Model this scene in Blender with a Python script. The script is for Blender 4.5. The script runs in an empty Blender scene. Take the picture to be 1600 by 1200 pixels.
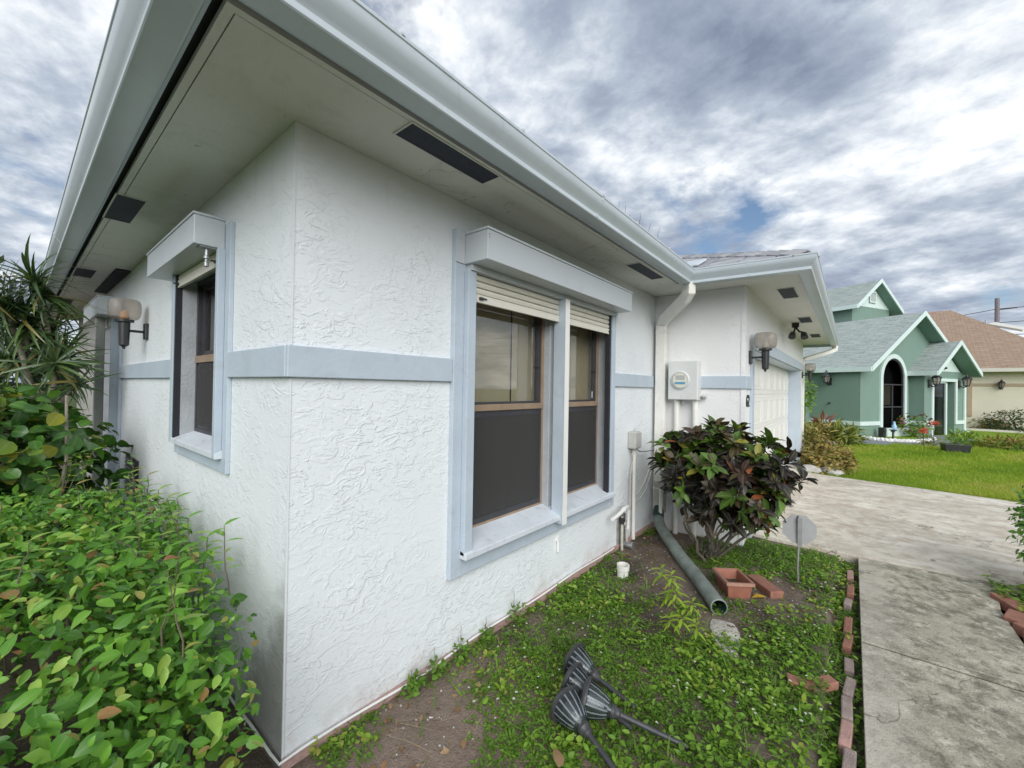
import bpy, bmesh, math, random
import numpy as np
from mathutils import Vector, Matrix

rng = np.random.default_rng(7)
random.seed(7)
S = bpy.context.scene
COL = S.collection
PI = math.pi
R = math.radians

# ------------------------------------------------------------------ camera
CAM = np.array([-0.6694, -1.6396, 1.4511])
YAW, PITCH, ROLL = 0.68991, 0.00871, 0.01682
def cam_axes():
    cy, sy, cp, sp = math.cos(YAW), math.sin(YAW), math.cos(PITCH), math.sin(PITCH)
    f = Vector((cy*cp, sy*cp, sp)); r = Vector((sy, -cy, 0)); u = r.cross(f)
    c, s = math.cos(ROLL), math.sin(ROLL)
    return f, c*r+s*u, -s*r+c*u
F_, R_, U_ = cam_axes()
cd = bpy.data.cameras.new('camera')
cam = bpy.data.objects.new('camera', cd); COL.objects.link(cam)
M = Matrix.Identity(4)
for i in range(3):
    M[i][0] = R_[i]; M[i][1] = U_[i]; M[i][2] = -F_[i]; M[i][3] = CAM[i]
cam.matrix_world = M
cd.sensor_width = 36; cd.lens = 644.53/1600*36
cd.clip_start = 0.05; cd.clip_end = 2000
S.camera = cam

# ------------------------------------------------------------------ sky, sun, exposure
SUN_EL, SUN_DIR = R(29), Vector((-0.71, -0.70, 0)).normalized()
w = bpy.data.worlds.new('World'); S.world = w; w.use_nodes = True
nt = w.node_tree; nt.nodes.clear()
def N(t, **k):
    n = nt.nodes.new(t)
    for a, b in k.items(): setattr(n, a, b)
    return n
def L(a, b): nt.links.new(a, b)
def mathn(op, a, b=None, clamp=False):
    n = N('ShaderNodeMath', operation=op, use_clamp=clamp)
    for i, v in enumerate((a, b)):
        if v is None: continue
        if isinstance(v, (int, float)): n.inputs[i].default_value = v
        else: L(v, n.inputs[i])
    return n.outputs[0]
def ramp(fac, stops):
    n = N('ShaderNodeValToRGB'); cr = n.color_ramp
    while len(cr.elements) < len(stops): cr.elements.new(0.5)
    for e, (p, c) in zip(cr.elements, stops):
        e.position = p; e.color = (c[0], c[1], c[2], 1) if not isinstance(c, (int, float)) else (c, c, c, 1)
    L(fac, n.inputs[0]); return n.outputs[0]
tc = N('ShaderNodeTexCoord')
sx = N('ShaderNodeSeparateXYZ'); L(tc.outputs['Generated'], sx.inputs[0])
zz = mathn('ADD', mathn('MAXIMUM', sx.outputs[2], 0.0), 0.22)
cx = N('ShaderNodeCombineXYZ'); L(mathn('DIVIDE', sx.outputs[0], zz), cx.inputs[0]); L(mathn('DIVIDE', sx.outputs[1], zz), cx.inputs[1])
def mapped(loc, rot=0, sc=(1, 1, 1)):
    m = N('ShaderNodeMapping'); m.inputs['Location'].default_value = loc
    m.inputs['Rotation'].default_value = (0, 0, rot); m.inputs['Scale'].default_value = sc
    L(cx.outputs[0], m.inputs[0]); return m.outputs[0]
def noise(vec, scale, detail=8, rough=.55, dist=0.0):
    n = N('ShaderNodeTexNoise'); n.inputs['Scale'].default_value = scale; n.inputs['Detail'].default_value = detail
    n.inputs['Roughness'].default_value = rough; n.inputs['Distortion'].default_value = dist
    L(vec, n.inputs['Vector']); return n.outputs['Fac']
cover = noise(mapped((5.79, 19.23, 0)), 1.35, 10, .60, .15)
shade = noise(mapped((10.78, 13.56, 0), .6, (1, .9, 1)), 1.7, 9, .54, .12)
fine = noise(mapped((1.3, 5.2, 0), .6, (1, .85, 1)), 6.2, 9, .62, .15)
mask = ramp(cover, [(.36, 0.0), (.455, 1.0)])
tone = mathn('ADD', mathn('MULTIPLY', shade, .62), mathn('MULTIPLY', fine, .40))
ccol = ramp(tone, [(.40, (1.0, 1.0, 1.0)), (.442, (.82, .85, .88)), (.492, (.61, .66, .725)), (.54, (.44, .495, .58)), (.60, (.32, .37, .465)), (.70, (.19, .235, .32))])
sky = N('ShaderNodeTexSky', sky_type='NISHITA')
sky.sun_disc = False; sky.sun_elevation = SUN_EL; sky.sun_rotation = math.atan2(SUN_DIR.x, SUN_DIR.y)
sky.air_density = 1.0; sky.dust_density = .6; sky.ozone_density = 1.6
bg1 = N('ShaderNodeBackground'); L(sky.outputs[0], bg1.inputs[0]); bg1.inputs[1].default_value = 0.055
bg2 = N('ShaderNodeBackground'); L(ccol, bg2.inputs[0]); bg2.inputs[1].default_value = 0.56
mx = N('ShaderNodeMixShader'); L(mask, mx.inputs[0]); L(bg1.outputs[0], mx.inputs[1]); L(bg2.outputs[0], mx.inputs[2])
wo = N('ShaderNodeOutputWorld'); L(mx.outputs[0], wo.inputs[0])

sl = bpy.data.lights.new('sun', 'SUN'); sl.energy = 1.5; sl.angle = R(52); sl.color = (1, .985, .955)
sun = bpy.data.objects.new('sun', sl); COL.objects.link(sun)
to_sun = Vector((SUN_DIR.x*math.cos(SUN_EL), SUN_DIR.y*math.cos(SUN_EL), math.sin(SUN_EL)))
sun.rotation_euler = to_sun.to_track_quat('Z', 'Y').to_euler()
sun.location = to_sun*60

S.view_settings.view_transform = 'Standard'; S.view_settings.look = 'None'
S.view_settings.gamma = 1; S.view_settings.use_curve_mapping = False
S.view_settings.exposure = 1.1
S.cycles.use_denoising = True
S.cycles.max_bounces = 6; S.cycles.diffuse_bounces = 4; S.cycles.glossy_bounces = 3
S.cycles.transparent_max_bounces = 12; S.cycles.transmission_bounces = 4
S.cycles.caustics_reflective = False; S.cycles.caustics_refractive = False

# ------------------------------------------------------------------ materials
class Mat:
    """tiny node-building wrapper around one material"""
    def __init__(s, name, col=(.5, .5, .5), rough=.6, metal=0.0, spec=.5):
        s.m = bpy.data.materials.new(name); s.m.use_nodes = True
        s.t = s.m.node_tree; s.p = s.t.nodes['Principled BSDF']; s.o = s.t.nodes['Material Output']
        s.p.inputs['Base Color'].default_value = (*col, 1); s.p.inputs['Roughness'].default_value = rough
        s.p.inputs['Metallic'].default_value = metal; s.p.inputs['Specular IOR Level'].default_value = spec
        s._pos = None
    def n(s, t, **k):
        x = s.t.nodes.new(t)
        for a, b in k.items(): setattr(x, a, b)
        return x
    def l(s, a, b): s.t.links.new(a, b)
    def pos(s):
        if s._pos is None: s._pos = s.n('ShaderNodeNewGeometry').outputs['Position']
        return s._pos
    def xyz(s):
        q = s.n('ShaderNodeSeparateXYZ'); s.l(s.pos(), q.inputs[0]); return q.outputs
    def map(s, sc=(1, 1, 1), rot=(0, 0, 0), loc=(0, 0, 0), src=None):
        q = s.n('ShaderNodeMapping'); q.inputs['Scale'].default_value = sc; q.inputs['Rotation'].default_value = rot
        q.inputs['Location'].default_value = loc; s.l(src or s.pos(), q.inputs[0]); return q.outputs[0]
    def noise(s, scale, detail=4, rough=.55, dist=0.0, vec=None):
        q = s.n('ShaderNodeTexNoise'); q.inputs['Scale'].default_value = scale; q.inputs['Detail'].default_value = detail
        q.inputs['Roughness'].default_value = rough; q.inputs['Distortion'].default_value = dist
        s.l(vec or s.pos(), q.inputs['Vector']); return q.outputs['Fac']
    def math(s, op, a, b=None, clamp=False):
        q = s.n('ShaderNodeMath', operation=op, use_clamp=clamp)
        for i, v in enumerate((a, b)):
            if v is None: continue
            if isinstance(v, (int, float)): q.inputs[i].default_value = v
            else: s.l(v, q.inputs[i])
        return q.outputs[0]
    def ramp(s, fac, stops):
        q = s.n('ShaderNodeValToRGB'); cr = q.color_ramp
        while len(cr.elements) < len(stops): cr.elements.new(.5)
        for e, (p, c) in zip(cr.elements, stops):
            e.position = p; e.color = (c, c, c, 1) if isinstance(c, (int, float)) else (*c, 1)
        s.l(fac, q.inputs[0]); return q.outputs[0]
    def sm(s, v, a, b):
        q = s.n('ShaderNodeMapRange', interpolation_type='SMOOTHSTEP')
        q.inputs['From Min'].default_value = a; q.inputs['From Max'].default_value = b
        s.l(v, q.inputs['Value']); return q.outputs[0]
    def mix(s, f, a, b, mode='MIX'):
        q = s.n('ShaderNodeMix', data_type='RGBA', blend_type=mode)
        for i, v in ((0, f), (6, a), (7, b)):
            if isinstance(v, (int, float)): q.inputs[i].default_value = v
            elif isinstance(v, tuple): q.inputs[i].default_value = (*v, 1)
            else: s.l(v, q.inputs[i])
        return q.outputs[2]
    def col(s, c):
        s.l(c, s.p.inputs['Base Color']); return s
    def rough(s, c):
        s.l(c, s.p.inputs['Roughness']); return s
    def bump(s, h, dist=.01, strength=1.0):
        q = s.n('ShaderNodeBump'); q.inputs['Distance'].default_value = dist; q.inputs['Strength'].default_value = strength
        s.l(h, q.inputs['Height']); s.l(q.outputs[0], s.p.inputs['Normal']); return s

def dirty(name, col, rough=.5, var=.12, scale=6, dirt=(.22, .2, .17), amount=.25, bump=.0006, metal=0, spec=.5):
    m = Mat(name, col, rough, metal, spec)
    a = m.noise(scale, 6, .6)
    c = m.mix(m.ramp(a, [(.3, 0.0), (.75, 1.0)]), tuple(x*(1-var) for x in col), tuple(min(1, x*(1+var)) for x in col))
    d = m.ramp(m.noise(scale*2.7, 7, .7, .5), [(.56, 0.0), (.78, amount)])
    m.col(m.mix(d, c, dirt)); m.bump(m.noise(scale*9, 4), bump)
    return m.m

def stucco(name, col, depth=.006, mould=False, scale=1.0, stain=(.42, .31, .27)):
    m = Mat(name, col, .55, 0, .4)
    v = m.map((1, 1, 1.25))
    wob = m.noise(5*scale, 4, .6, 0.6, v)
    a = m.noise(10*scale, 3, .55, 1.3, m.map((1, 1, 1.7), (0, .35, 0)))
    patch = m.ramp(a, [(.52, 0.0), (.565, 1.0)])
    b = m.noise(21*scale, 3, .55, 1.5, m.map((1, 1, 1.6), (0, -.3, 0), (3.2, 1.1, 7)))
    patch2 = m.ramp(b, [(.57, 0.0), (.60, 1.0)])
    where = m.ramp(m.noise(2.1*scale, 4, .6), [(.38, .22), (.60, 1.0)])
    h = m.math('ADD', m.math('MULTIPLY', m.math('ADD', patch, m.math('MULTIPLY', patch2, .7)), where), m.math('MULTIPLY', wob, .9))
    h = m.math('ADD', h, m.math('MULTIPLY', m.noise(90, 3), .16))
    m.bump(h, depth)
    c = m.mix(m.noise(1.7, 5, .6), tuple(x*.93 for x in col), tuple(min(1, x*1.04) for x in col))
    x, y, z = m.xyz()
    base = m.math('MULTIPLY', m.math('SUBTRACT', 1.0, m.sm(z, .02, .24)), m.ramp(m.noise(5, 7, .7, .6), [(.46, 0.0), (.72, .6)]))
    c = m.mix(base, c, stain)
    spot = m.ramp(m.noise(23, 5, .7), [(.70, 0.0), (.76, .35)])
    c = m.mix(spot, c, (.36, .32, .27))
    if mould:
        near = m.math('SUBTRACT', 1.0, m.sm(x, .0, .012))
        low = m.math('SUBTRACT', m.math('SUBTRACT', .74, z), m.math('MULTIPLY', m.math('MAXIMUM', y, 0.0), 1.5))
        k = m.math('ADD', low, m.math('MULTIPLY', m.math('SUBTRACT', m.noise(4.2, 8, .66, .8), .5), .75))
        grime = m.math('MULTIPLY', m.sm(k, -.10, .22), near)
        c = m.mix(m.math('MULTIPLY', grime, .66), c, m.mix(m.noise(14, 6, .7), (.085, .09, .085), (.3, .29, .27)))
        streak = m.math('MULTIPLY', m.ramp(m.noise(3, 6, .6, 0, m.map((7, 7, .6))), [(.56, 0.0), (.75, .16)]), m.sm(z, 1.6, 2.45))
        c = m.mix(streak, c, (.34, .34, .30))
    m.col(c)
    return m.m

W_WALL = (.75, .785, .805)
M_STUCCO = stucco('white_stucco', W_WALL, .0017, True)
M_STUCCO2 = stucco('garage_stucco', (.78, .785, .785), .0014, False)
def soffit_mat():
    m = Mat('soffit_paint', (.62, .61, .56), .75)
    c = m.mix(m.noise(1.6, 7, .65, .5), (.58, .585, .54), (.74, .735, .70))
    x, y, z = m.xyz()
    c = m.mix(m.ramp(m.noise(2.4, 8, .7, 1.2), [(.54, 0.0), (.72, .5)]), c, (.42, .44, .37))
    crack = m.ramp(m.noise(2.1, 3, .5, 1.5, m.map(loc=(4, 2, 0))), [(.494, 0.0), (.5, .5), (.506, 0.0)])
    c = m.mix(m.math('MULTIPLY', crack, m.ramp(m.noise(1.1, 2), [(.55, 0.0), (.62, 1.0)])), c, (.16, .16, .14))
    c = m.mix(m.ramp(m.noise(17, 6, .75), [(.66, 0.0), (.70, .7)]), c, (.12, .12, .1))
    m.col(c); m.bump(m.noise(48, 5, .65), .0025); return m.m
M_SOFFIT = soffit_mat()
M_TRIM = dirty('blue_grey_trim_paint', (.455, .525, .595), .5, .07, 4, (.33, .33, .31), .45, .0018)
M_TRIM_OLD = dirty('weathered_trim_paint', (.60, .645, .69), .5, .08, 5, (.22, .2, .17), .75, .0016)
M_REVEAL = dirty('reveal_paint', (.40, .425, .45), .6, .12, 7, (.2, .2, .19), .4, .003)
M_GUTTER = dirty('gutter_enamel', (.50, .56, .595), .28, .05, 3, (.25, .26, .24), .35, .0004)
M_SLOT = dirty('dark_gap', (.018, .02, .026), .8, .2, 9, (.01, .01, .01), .2)
M_VENT = dirty('vent_screen', (.022, .03, .048), .7, .25, 40, (.09, .09, .09), .4, .002)
M_SHBOX = dirty('shutter_box_aluminium', (.53, .565, .595), .38, .04, 2, (.28, .27, .26), .35, .0003)
M_SLAT = dirty('cream_slat', (.70, .675, .59), .42, .05, 5, (.35, .31, .24), .3)
M_BLACK = dirty('black_painted_metal', (.022, .024, .026), .4, .25, 20, (.12, .11, .1), .3)
M_LAMPBLK = dirty('faded_black_plastic', (.045, .046, .05), .45, .25, 25, (.2, .18, .15), .5)
M_BRONZE = dirty('bronze_aluminium', (.30, .215, .145), .42, .15, 9, (.1, .085, .07), .5)
M_DARKFR = dirty('dark_bronze_frame', (.045, .045, .052), .45, .2, 9)
M_PVC = dirty('white_pvc', (.74, .735, .69), .4, .06, 8, (.3, .27, .2), .5)
M_OLDPVC = dirty('grimy_pvc', (.46, .45, .40), .6, .2, 14, (.13, .12, .09), .7)
M_METER = dirty('grey_enamel_box', (.62, .635, .625), .42, .05, 6, (.3, .28, .24), .35)
M_GREYPL = dirty('grey_plastic', (.44, .44, .42), .55, .1, 8, (.2, .18, .15), .5)
M_GALV = dirty('galvanised_metal', (.42, .43, .44), .42, .15, 12, (.2, .19, .17), .5, .0006, .75)
M_FOOT = dirty('pink_footing', (.43, .285, .255), .85, .2, 9, (.16, .13, .11), .8, .006)
M_BARK = dirty('brown_bark', (.17, .135, .095), .85, .3, 30, (.06, .05, .04), .6, .006)
M_BARKP = dirty('pale_bark', (.31, .27, .215), .85, .25, 28, (.1, .09, .07), .7, .007)
M_BARKC = dirty('mottled_bark', (.115, .10, .075), .85, .35, 22, (.26, .23, .18), .5, .006)
M_TERRA = dirty('terracotta', (.29, .115, .075), .7, .2, 12, (.2, .17, .14), .7, .001)
M_BRICK = dirty('red_brick', (.30, .135, .095), .85, .22, 20, (.2, .175, .15), .75, .004)
M_BRICKP = dirty('pink_brick', (.42, .25, .215), .85, .2, 16, (.2, .18, .15), .8, .004)
M_BRICKG = dirty('greyed_brick', (.30, .235, .21), .9, .25, 16, (.11, .12, .085), .8, .004)
M_WHITE = dirty('white_paint', (.78, .78, .76), .45, .04, 3, (.4, .38, .34), .25)
M_GDOOR = dirty('garage_door_enamel', (.80, .79, .755), .4, .03, 3, (.45, .42, .36), .25)
M_ROCK = dirty('white_rock', (.52, .51, .48), .9, .25, 11, (.2, .18, .15), .6, .01)
M_CURTAIN = dirty('beige_blind', (.46, .395, .285), .9, .08, 2, (.4, .32, .2), .2)
M_INDARK = dirty('dark_interior', (.05, .047, .044), .9, .3, 3)
M_PIPE = dirty('green_drain_pipe', (.20, .235, .215), .6, .35, 9, (.33, .32, .28), .85, .003)
M_PIPEIN = dirty('pipe_inside', (.02, .06, .05), .5)
M_ROOTWHITE = dirty('bleached_stone', (.66, .63, .55), .9, .3, 11, (.05, .045, .04), .95, .025)

def screen_mat():
    m = Mat('insect_screen', (.05, .049, .047), .7)
    tr = m.n('ShaderNodeBsdfTransparent'); mixs = m.n('ShaderNodeMixShader'); mixs.inputs[0].default_value = .70
    m.l(tr.outputs[0], mixs.inputs[1]); m.l(m.p.outputs[0], mixs.inputs[2]); m.l(mixs.outputs[0], m.o.inputs[0]); return m.m
M_SCREEN = screen_mat()
def glass_mat(name, tint=(.92, .93, .91), ior=1.6, rough=.0, base=0.0):
    m = Mat(name)
    tr = m.n('ShaderNodeBsdfTransparent'); tr.inputs[0].default_value = (*tint, 1)
    gl = m.n('ShaderNodeBsdfGlossy'); gl.inputs['Roughness'].default_value = rough
    fr = m.n('ShaderNodeFresnel'); fr.inputs[0].default_value = ior
    q = m.n('ShaderNodeBump'); q.inputs['Distance'].default_value = .004; q.inputs['Strength'].default_value = .12
    m.l(m.noise(.9, 0), q.inputs['Height']); m.l(q.outputs[0], gl.inputs['Normal'])
    mixs = m.n('ShaderNodeMixShader'); gm = m.n('ShaderNodeNewGeometry'); front = m.math('SUBTRACT', 1.0, gm.outputs['Backfacing'])
    f = m.math('MULTIPLY', m.math('ADD', fr.outputs[0], base, True), front)
    m.l(f, mixs.inputs[0]); m.l(tr.outputs[0], mixs.inputs[1]); m.l(gl.outputs[0], mixs.inputs[2]); m.l(mixs.outputs[0], m.o.inputs[0])
    return m.m
M_GLASS = glass_mat('window_glass', base=.10)
M_DGLASS = glass_mat('dark_window_glass', (.30, .32, .33), 1.4)
def smoked_mat():
    m = Mat('smoked_acrylic', (.42, .38, .34), .12, 0, .5)
    tr = m.n('ShaderNodeBsdfTransparent'); tr.inputs[0].default_value = (.75, .71, .66, 1)
    mixs = m.n('ShaderNodeMixShader'); mixs.inputs[0].default_value = .34
    m.l(tr.outputs[0], mixs.inputs[1]); m.l(m.p.outputs[0], mixs.inputs[2]); m.l(mixs.outputs[0], m.o.inputs[0])
    m.col(m.mix(m.ramp(m.noise(17, 5, .6), [(.4, 0.0), (.7, 1.0)]), (.52, .49, .46), (.44, .41, .38))); return m.m
M_SMOKED = smoked_mat()
M_AMBER = Mat('amber_bulb_cover', (.75, .38, .10), .35).m
M_RIB = Mat('pale_lens_rib', (.17, .195, .21), .25).m
def lampglass():
    m = Mat('solar_lamp_lens', (.10, .115, .12), .08, 0, .9)
    tr = m.n('ShaderNodeBsdfTransparent'); tr.inputs[0].default_value = (.7, .74, .75, 1)
    mixs = m.n('ShaderNodeMixShader'); mixs.inputs[0].default_value = .22
    m.l(tr.outputs[0], mixs.inputs[1]); m.l(m.p.outputs[0], mixs.inputs[2]); m.l(mixs.outputs[0], m.o.inputs[0]); return m.m
M_LENS = lampglass()

def soil_mat():
    m = Mat('sandy_soil', (.2, .16, .12), .95, 0, .2)
    c = m.ramp(m.noise(1.9, 8, .62, .3), [(.33, (.060, .050, .040)), (.47, (.135, .108, .085)), (.62, (.225, .18, .145))])
    x, y, z = m.xyz()
    sand = m.math('MULTIPLY', m.math('SUBTRACT', 1.0, m.sm(x, .6, 1.5)), m.sm(x, -.1, .2))
    c = m.mix(m.math('MULTIPLY', sand, .85), c, m.mix(m.noise(9, 7, .65), (.17, .125, .10), (.36, .28, .225)))
    c = m.mix(m.ramp(m.noise(60, 4, .7), [(.60, 0.0), (.72, .7)]), c, (.40, .36, .30))
    c = m.mix(m.ramp(m.noise(75, 4, .7, 0, m.map(loc=(5, 5, 5))), [(.58, 0.0), (.7, .8)]), c, (.045, .035, .028))
    m.col(c); m.bump(m.math('ADD', m.noise(30, 7, .7), m.math('MULTIPLY', m.noise(130, 3), .4)), .022); return m.m
M_SOIL = soil_mat()
def concrete(name, lo, hi, blotch, streaks=False):
    m = Mat(name, hi, .85, 0, .25)
    c = m.mix(m.ramp(m.noise(1.5, 9, .68, .4), [(.36, 0.0), (.64, 1.0)]), lo, hi)
    k = m.ramp(m.noise(9 if not streaks else 6.5, 9, .74, .3), [(.45, 0.0), (.60, .9)])
    c = m.mix(k, c, blotch)
    if streaks:
        s1 = m.noise(2.2, 8, .65, .2, m.map((1.3, .55, 1), (0, 0, -.12)))
        c = m.mix(m.ramp(s1, [(.44, 0.0), (.72, .50)]), c, (.30, .25, .195))
        s2 = m.noise(3.1, 8, .65, .2, m.map((1.5, .5, 1), (0, 0, -.12), (4, 4, 0)))
        c = m.mix(m.ramp(s2, [(.52, 0.0), (.70, .7)]), c, (.74, .72, .66))
    else:
        c = m.mix(m.ramp(m.noise(16, 6, .7), [(.53, 0.0), (.66, .7)]), c, (.62, .58, .48))
        x, y, z = m.xyz()
        edge = m.math('MULTIPLY', m.sm(y, -1.93, -1.74), m.ramp(m.noise(4, 6, .6), [(.35, .15), (.6, .8)]))
        c = m.mix(edge, c, (.46, .435, .37))
    sp = m.ramp(m.noise(42, 4, .7), [(.64, 0.0), (.70, .6)]); c = m.mix(sp, c, (.10, .095, .08))
    ck = m.ramp(m.noise(.8, 6, .55, .4, m.map(loc=(9, 1, 0))), [(.4972, 0.0), (.5, .75), (.5028, 0.0)])
    c = m.mix(m.math('MULTIPLY', ck, m.ramp(m.noise(.7, 2), [(.5, 0.0), (.56, 1.0)])), c, (.10, .09, .075))
    m.col(c); m.bump(m.math('ADD', m.noise(26, 6, .7), m.math('MULTIPLY', m.noise(110, 2), .5)), .006); return m.m
M_WALK = concrete('mottled_walk_concrete', (.29, .27, .21), (.46, .43, .345), (.16, .145, .11))
M_DRIVE = concrete('driveway_concrete', (.55, .505, .43), (.72, .68, .595), (.44, .375, .30), True)
M_JOINT = dirty('joint_dirt', (.03, .027, .022), .95, .3, 20)
def turf_mat(name, a, b, c_):
    m = Mat(name, a, .9, 0, .15)
    c = m.ramp(m.noise(.9, 8, .6), [(.35, a), (.5, b), (.65, c_)])
    c = m.mix(m.ramp(m.noise(23, 5, .7), [(.4, 0.0), (.7, .6)]), c, tuple(x*.6 for x in a))
    m.col(c); m.bump(m.noise(60, 4, .7), .03); return m.m
M_TURF = turf_mat('lawn_turf', (.19, .30, .03), (.26, .38, .035), (.31, .36, .07))
M_GROUND = turf_mat('far_ground', (.06, .09, .03), (.08, .11, .035), (.11, .11, .05))
M_ASPH = dirty('grey_path_paint', (.20, .215, .225), .85, .15, 4, (.1, .1, .1), .4, .003)
M_ROAD = dirty('asphalt', (.055, .055, .055), .9, .2, 3, (.1, .1, .1), .4, .004)

def shingle_mat(name, cols, rowh, blk, rot=0.0):
    """flat asphalt shingles seen from far away: rows of tabs along local uv"""
    m = Mat(name, cols[0], .9, 0, .2)
    uv = m.n('ShaderNodeUVMap').outputs[0]
    b = m.n('ShaderNodeTexBrick'); b.offset = .5
    b.inputs['Scale'].default_value = 1; b.inputs['Brick Width'].default_value = blk; b.inputs['Row Height'].default_value = rowh
    b.inputs['Mortar Size'].default_value = rowh*.03; b.inputs['Bias'].default_value = 0
    b.inputs['Color1'].default_value = (*cols[0], 1); b.inputs['Color2'].default_value = (*cols[1], 1); b.inputs['Mortar'].default_value = (*cols[2], 1)
    m.l(uv, b.inputs['Vector'])
    big = m.noise(1.3, 6, .6); sp = m.noise(3.2, 4, .6, 0, m.map((.6, 6, 1), src=uv))
    c = m.mix(m.ramp(sp, [(.44, 0.0), (.60, .9)]), b.outputs['Color'], cols[3])
    c = m.mix(m.ramp(m.noise(5.5, 3, .5, 0, m.map((.5, 3.4, 1), (0, 0, 0), (9, 3, 0), uv)), [(.52, 0.0), (.66, .6)]), c, cols[2])
    c = m.mix(m.math('MULTIPLY', big, .35), c, cols[2])
    m.col(c); m.bump(b.outputs['Fac'], -.012); return m.m
M_SHG = shingle_mat('green_grey_shingles', [(.30, .35, .335), (.36, .41, .39), (.20, .24, .235), (.47, .505, .48)], .14, .45)
M_SHB = shingle_mat('brown_shingles', [(.30, .21, .15), (.275, .192, .138), (.245, .17, .122), (.46, .35, .265)], .15, .31)
def shin_own():
    m = Mat('pale_weathered_shingle', (.36, .36, .37), .9, 0, .2)
    oi = m.n('ShaderNodeObjectInfo').outputs['Random']
    c = m.mix(oi, (.22, .225, .24), (.35, .355, .37))
    c = m.mix(m.ramp(m.noise(7, 7, .7), [(.5, 0.0), (.7, .5)]), c, (.52, .51, .5))
    m.col(c); m.bump(m.noise(120, 3), .002); return m.m
M_SHIN = shin_own()
M_GREEN = stucco('sage_green_stucco', (.19, .285, .24), .002, False, 1.6, (.2, .27, .24))
M_GREENSH = dirty('sage_green_soffit', (.17, .28, .235), .7, .06, 2)
M_MINT = dirty('mint_trim', (.62, .73, .71), .5, .05, 2, (.4, .45, .42), .25)
M_TAN = stucco('tan_stucco', (.66, .62, .50), .002, False, 1.6, (.5, .45, .36))
M_TANTRIM = dirty('tan_trim', (.40, .31, .215), .6, .06, 3)
M_FASC = dirty('pale_fascia', (.60, .58, .52), .5, .05, 3)

def leaf_mat(name, stops, rough=.38, trans=.3, spec=.5, dry=None):
    m = Mat(name, stops[0][1], rough, 0, spec)
    at = m.n('ShaderNodeAttribute'); at.attribute_name = 'rnd'
    c = m.ramp(at.outputs['Fac'], stops)
    c = m.mix(m.ramp(m.noise(35, 3), [(.35, 0.0), (.7, .35)]), c, m.mix(1.0, c, (.55, .6, .45), 'MULTIPLY'))
    am = m.n('ShaderNodeAttribute'); am.attribute_name = 'mid'
    vein = m.math('MULTIPLY', m.math('POWER', am.outputs['Fac'], 9.0), .45)
    c = m.mix(vein, c, m.mix(.5, c, (.42, .50, .22)))
    m.col(c)
    tl = m.n('ShaderNodeBsdfTranslucent'); m.l(m.mix(1.0, c, (1.0, 1.0, .55), 'MULTIPLY'), tl.inputs[0])
    ms = m.n('ShaderNodeMixShader'); ms.inputs[0].default_value = trans
    m.l(m.p.outputs[0], ms.inputs[1]); m.l(tl.outputs[0], ms.inputs[2]); m.l(ms.outputs[0], m.o.inputs[0]); return m.m
LM_HEDGE = leaf_mat('hedge_leaf', [(0, (.045, .14, .018)), (.35, (.125, .325, .036)), (.72, (.24, .49, .065)), (.86, (.37, .52, .095)), (.93, (.40, .30, .10)), (1, (.44, .19, .10))], .36, .35, .45)
LM_GRAPE = leaf_mat('round_leaf', [(0, (.035, .11, .02)), (.5, (.07, .19, .03)), (.8, (.13, .27, .04)), (.93, (.24, .27, .03)), (1, (.36, .33, .03))], .32, .25, .5)
LM_CROTON = leaf_mat('croton_leaf', [(0, (.016, .013, .012)), (.28, (.026, .018, .017)), (.42, (.045, .027, .023)), (.52, (.085, .035, .026)), (.6, (.055, .085, .02)), (.75, (.085, .17, .026)), (.93, (.15, .26, .035)), (.97, (.34, .20, .03)), (1, (.38, .07, .05))], .42, .18, .4)
LM_DRAC = leaf_mat('strap_leaf', [(0, (.03, .07, .026)), (.5, (.065, .125, .042)), (.85, (.12, .19, .055)), (.96, (.24, .20, .06)), (1, (.3, .22, .09))], .33, .25, .6)
LM_WEED = leaf_mat('weed_leaf', [(0, (.09, .18, .022)), (.5, (.17, .33, .036)), (.85, (.28, .43, .05)), (1, (.38, .42, .08))], .55, .35, .35)
LM_SPRIG = leaf_mat('lime_leaf', [(0, (.25, .42, .035)), (1, (.46, .60, .07))], .45, .4)
LM_DRY = leaf_mat('dry_leaf', [(0, (.13, .075, .04)), (.5, (.25, .14, .065)), (1, (.36, .24, .13))], .8, .1)
LM_STRAW = leaf_mat('straw', [(0, (.22, .18, .11)), (1, (.42, .35, .23))], .8, .1)
LM_FLOWER = leaf_mat('white_petal', [(0, (.75, .74, .66)), (1, (.85, .83, .78))], .6, .3)
LM_GRASS = leaf_mat('grass_blade', [(0, (.20, .32, .035)), (.45, (.31, .45, .05)), (.8, (.43, .50, .08)), (1, (.56, .50, .17))], .6, .45, .2)
LM_RUST = leaf_mat('rusty_leaf', [(0, (.11, .115, .025)), (.4, (.25, .19, .045)), (.75, (.38, .25, .06)), (1, (.40, .33, .10))], .5, .25)
LM_YGREEN = leaf_mat('yellow_green_leaf', [(0, (.12, .17, .03)), (.6, (.24, .28, .05)), (1, (.34, .33, .08))], .45, .3)
LM_PINKR = leaf_mat('pink_leaf', [(0, (.20, .07, .06)), (1, (.33, .14, .12))], .45, .3)
LM_ROSE = leaf_mat('rose_petal', [(0, (.15, .035, .05)), (1, (.28, .06, .085))], .5, .3)
LM_ORANGE = leaf_mat('coral_petal', [(0, (.65, .09, .05)), (1, (.75, .16, .10))], .5, .3)
LM_TREE = leaf_mat('tree_leaf', [(0, (.022, .045, .016)), (.6, (.045, .08, .025)), (1, (.08, .12, .04))], .5, .3)
LM_GOLD = leaf_mat('golden_hedge_leaf', [(0, (.12, .19, .03)), (.6, (.26, .34, .04)), (1, (.40, .44, .06))], .45, .3)
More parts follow.
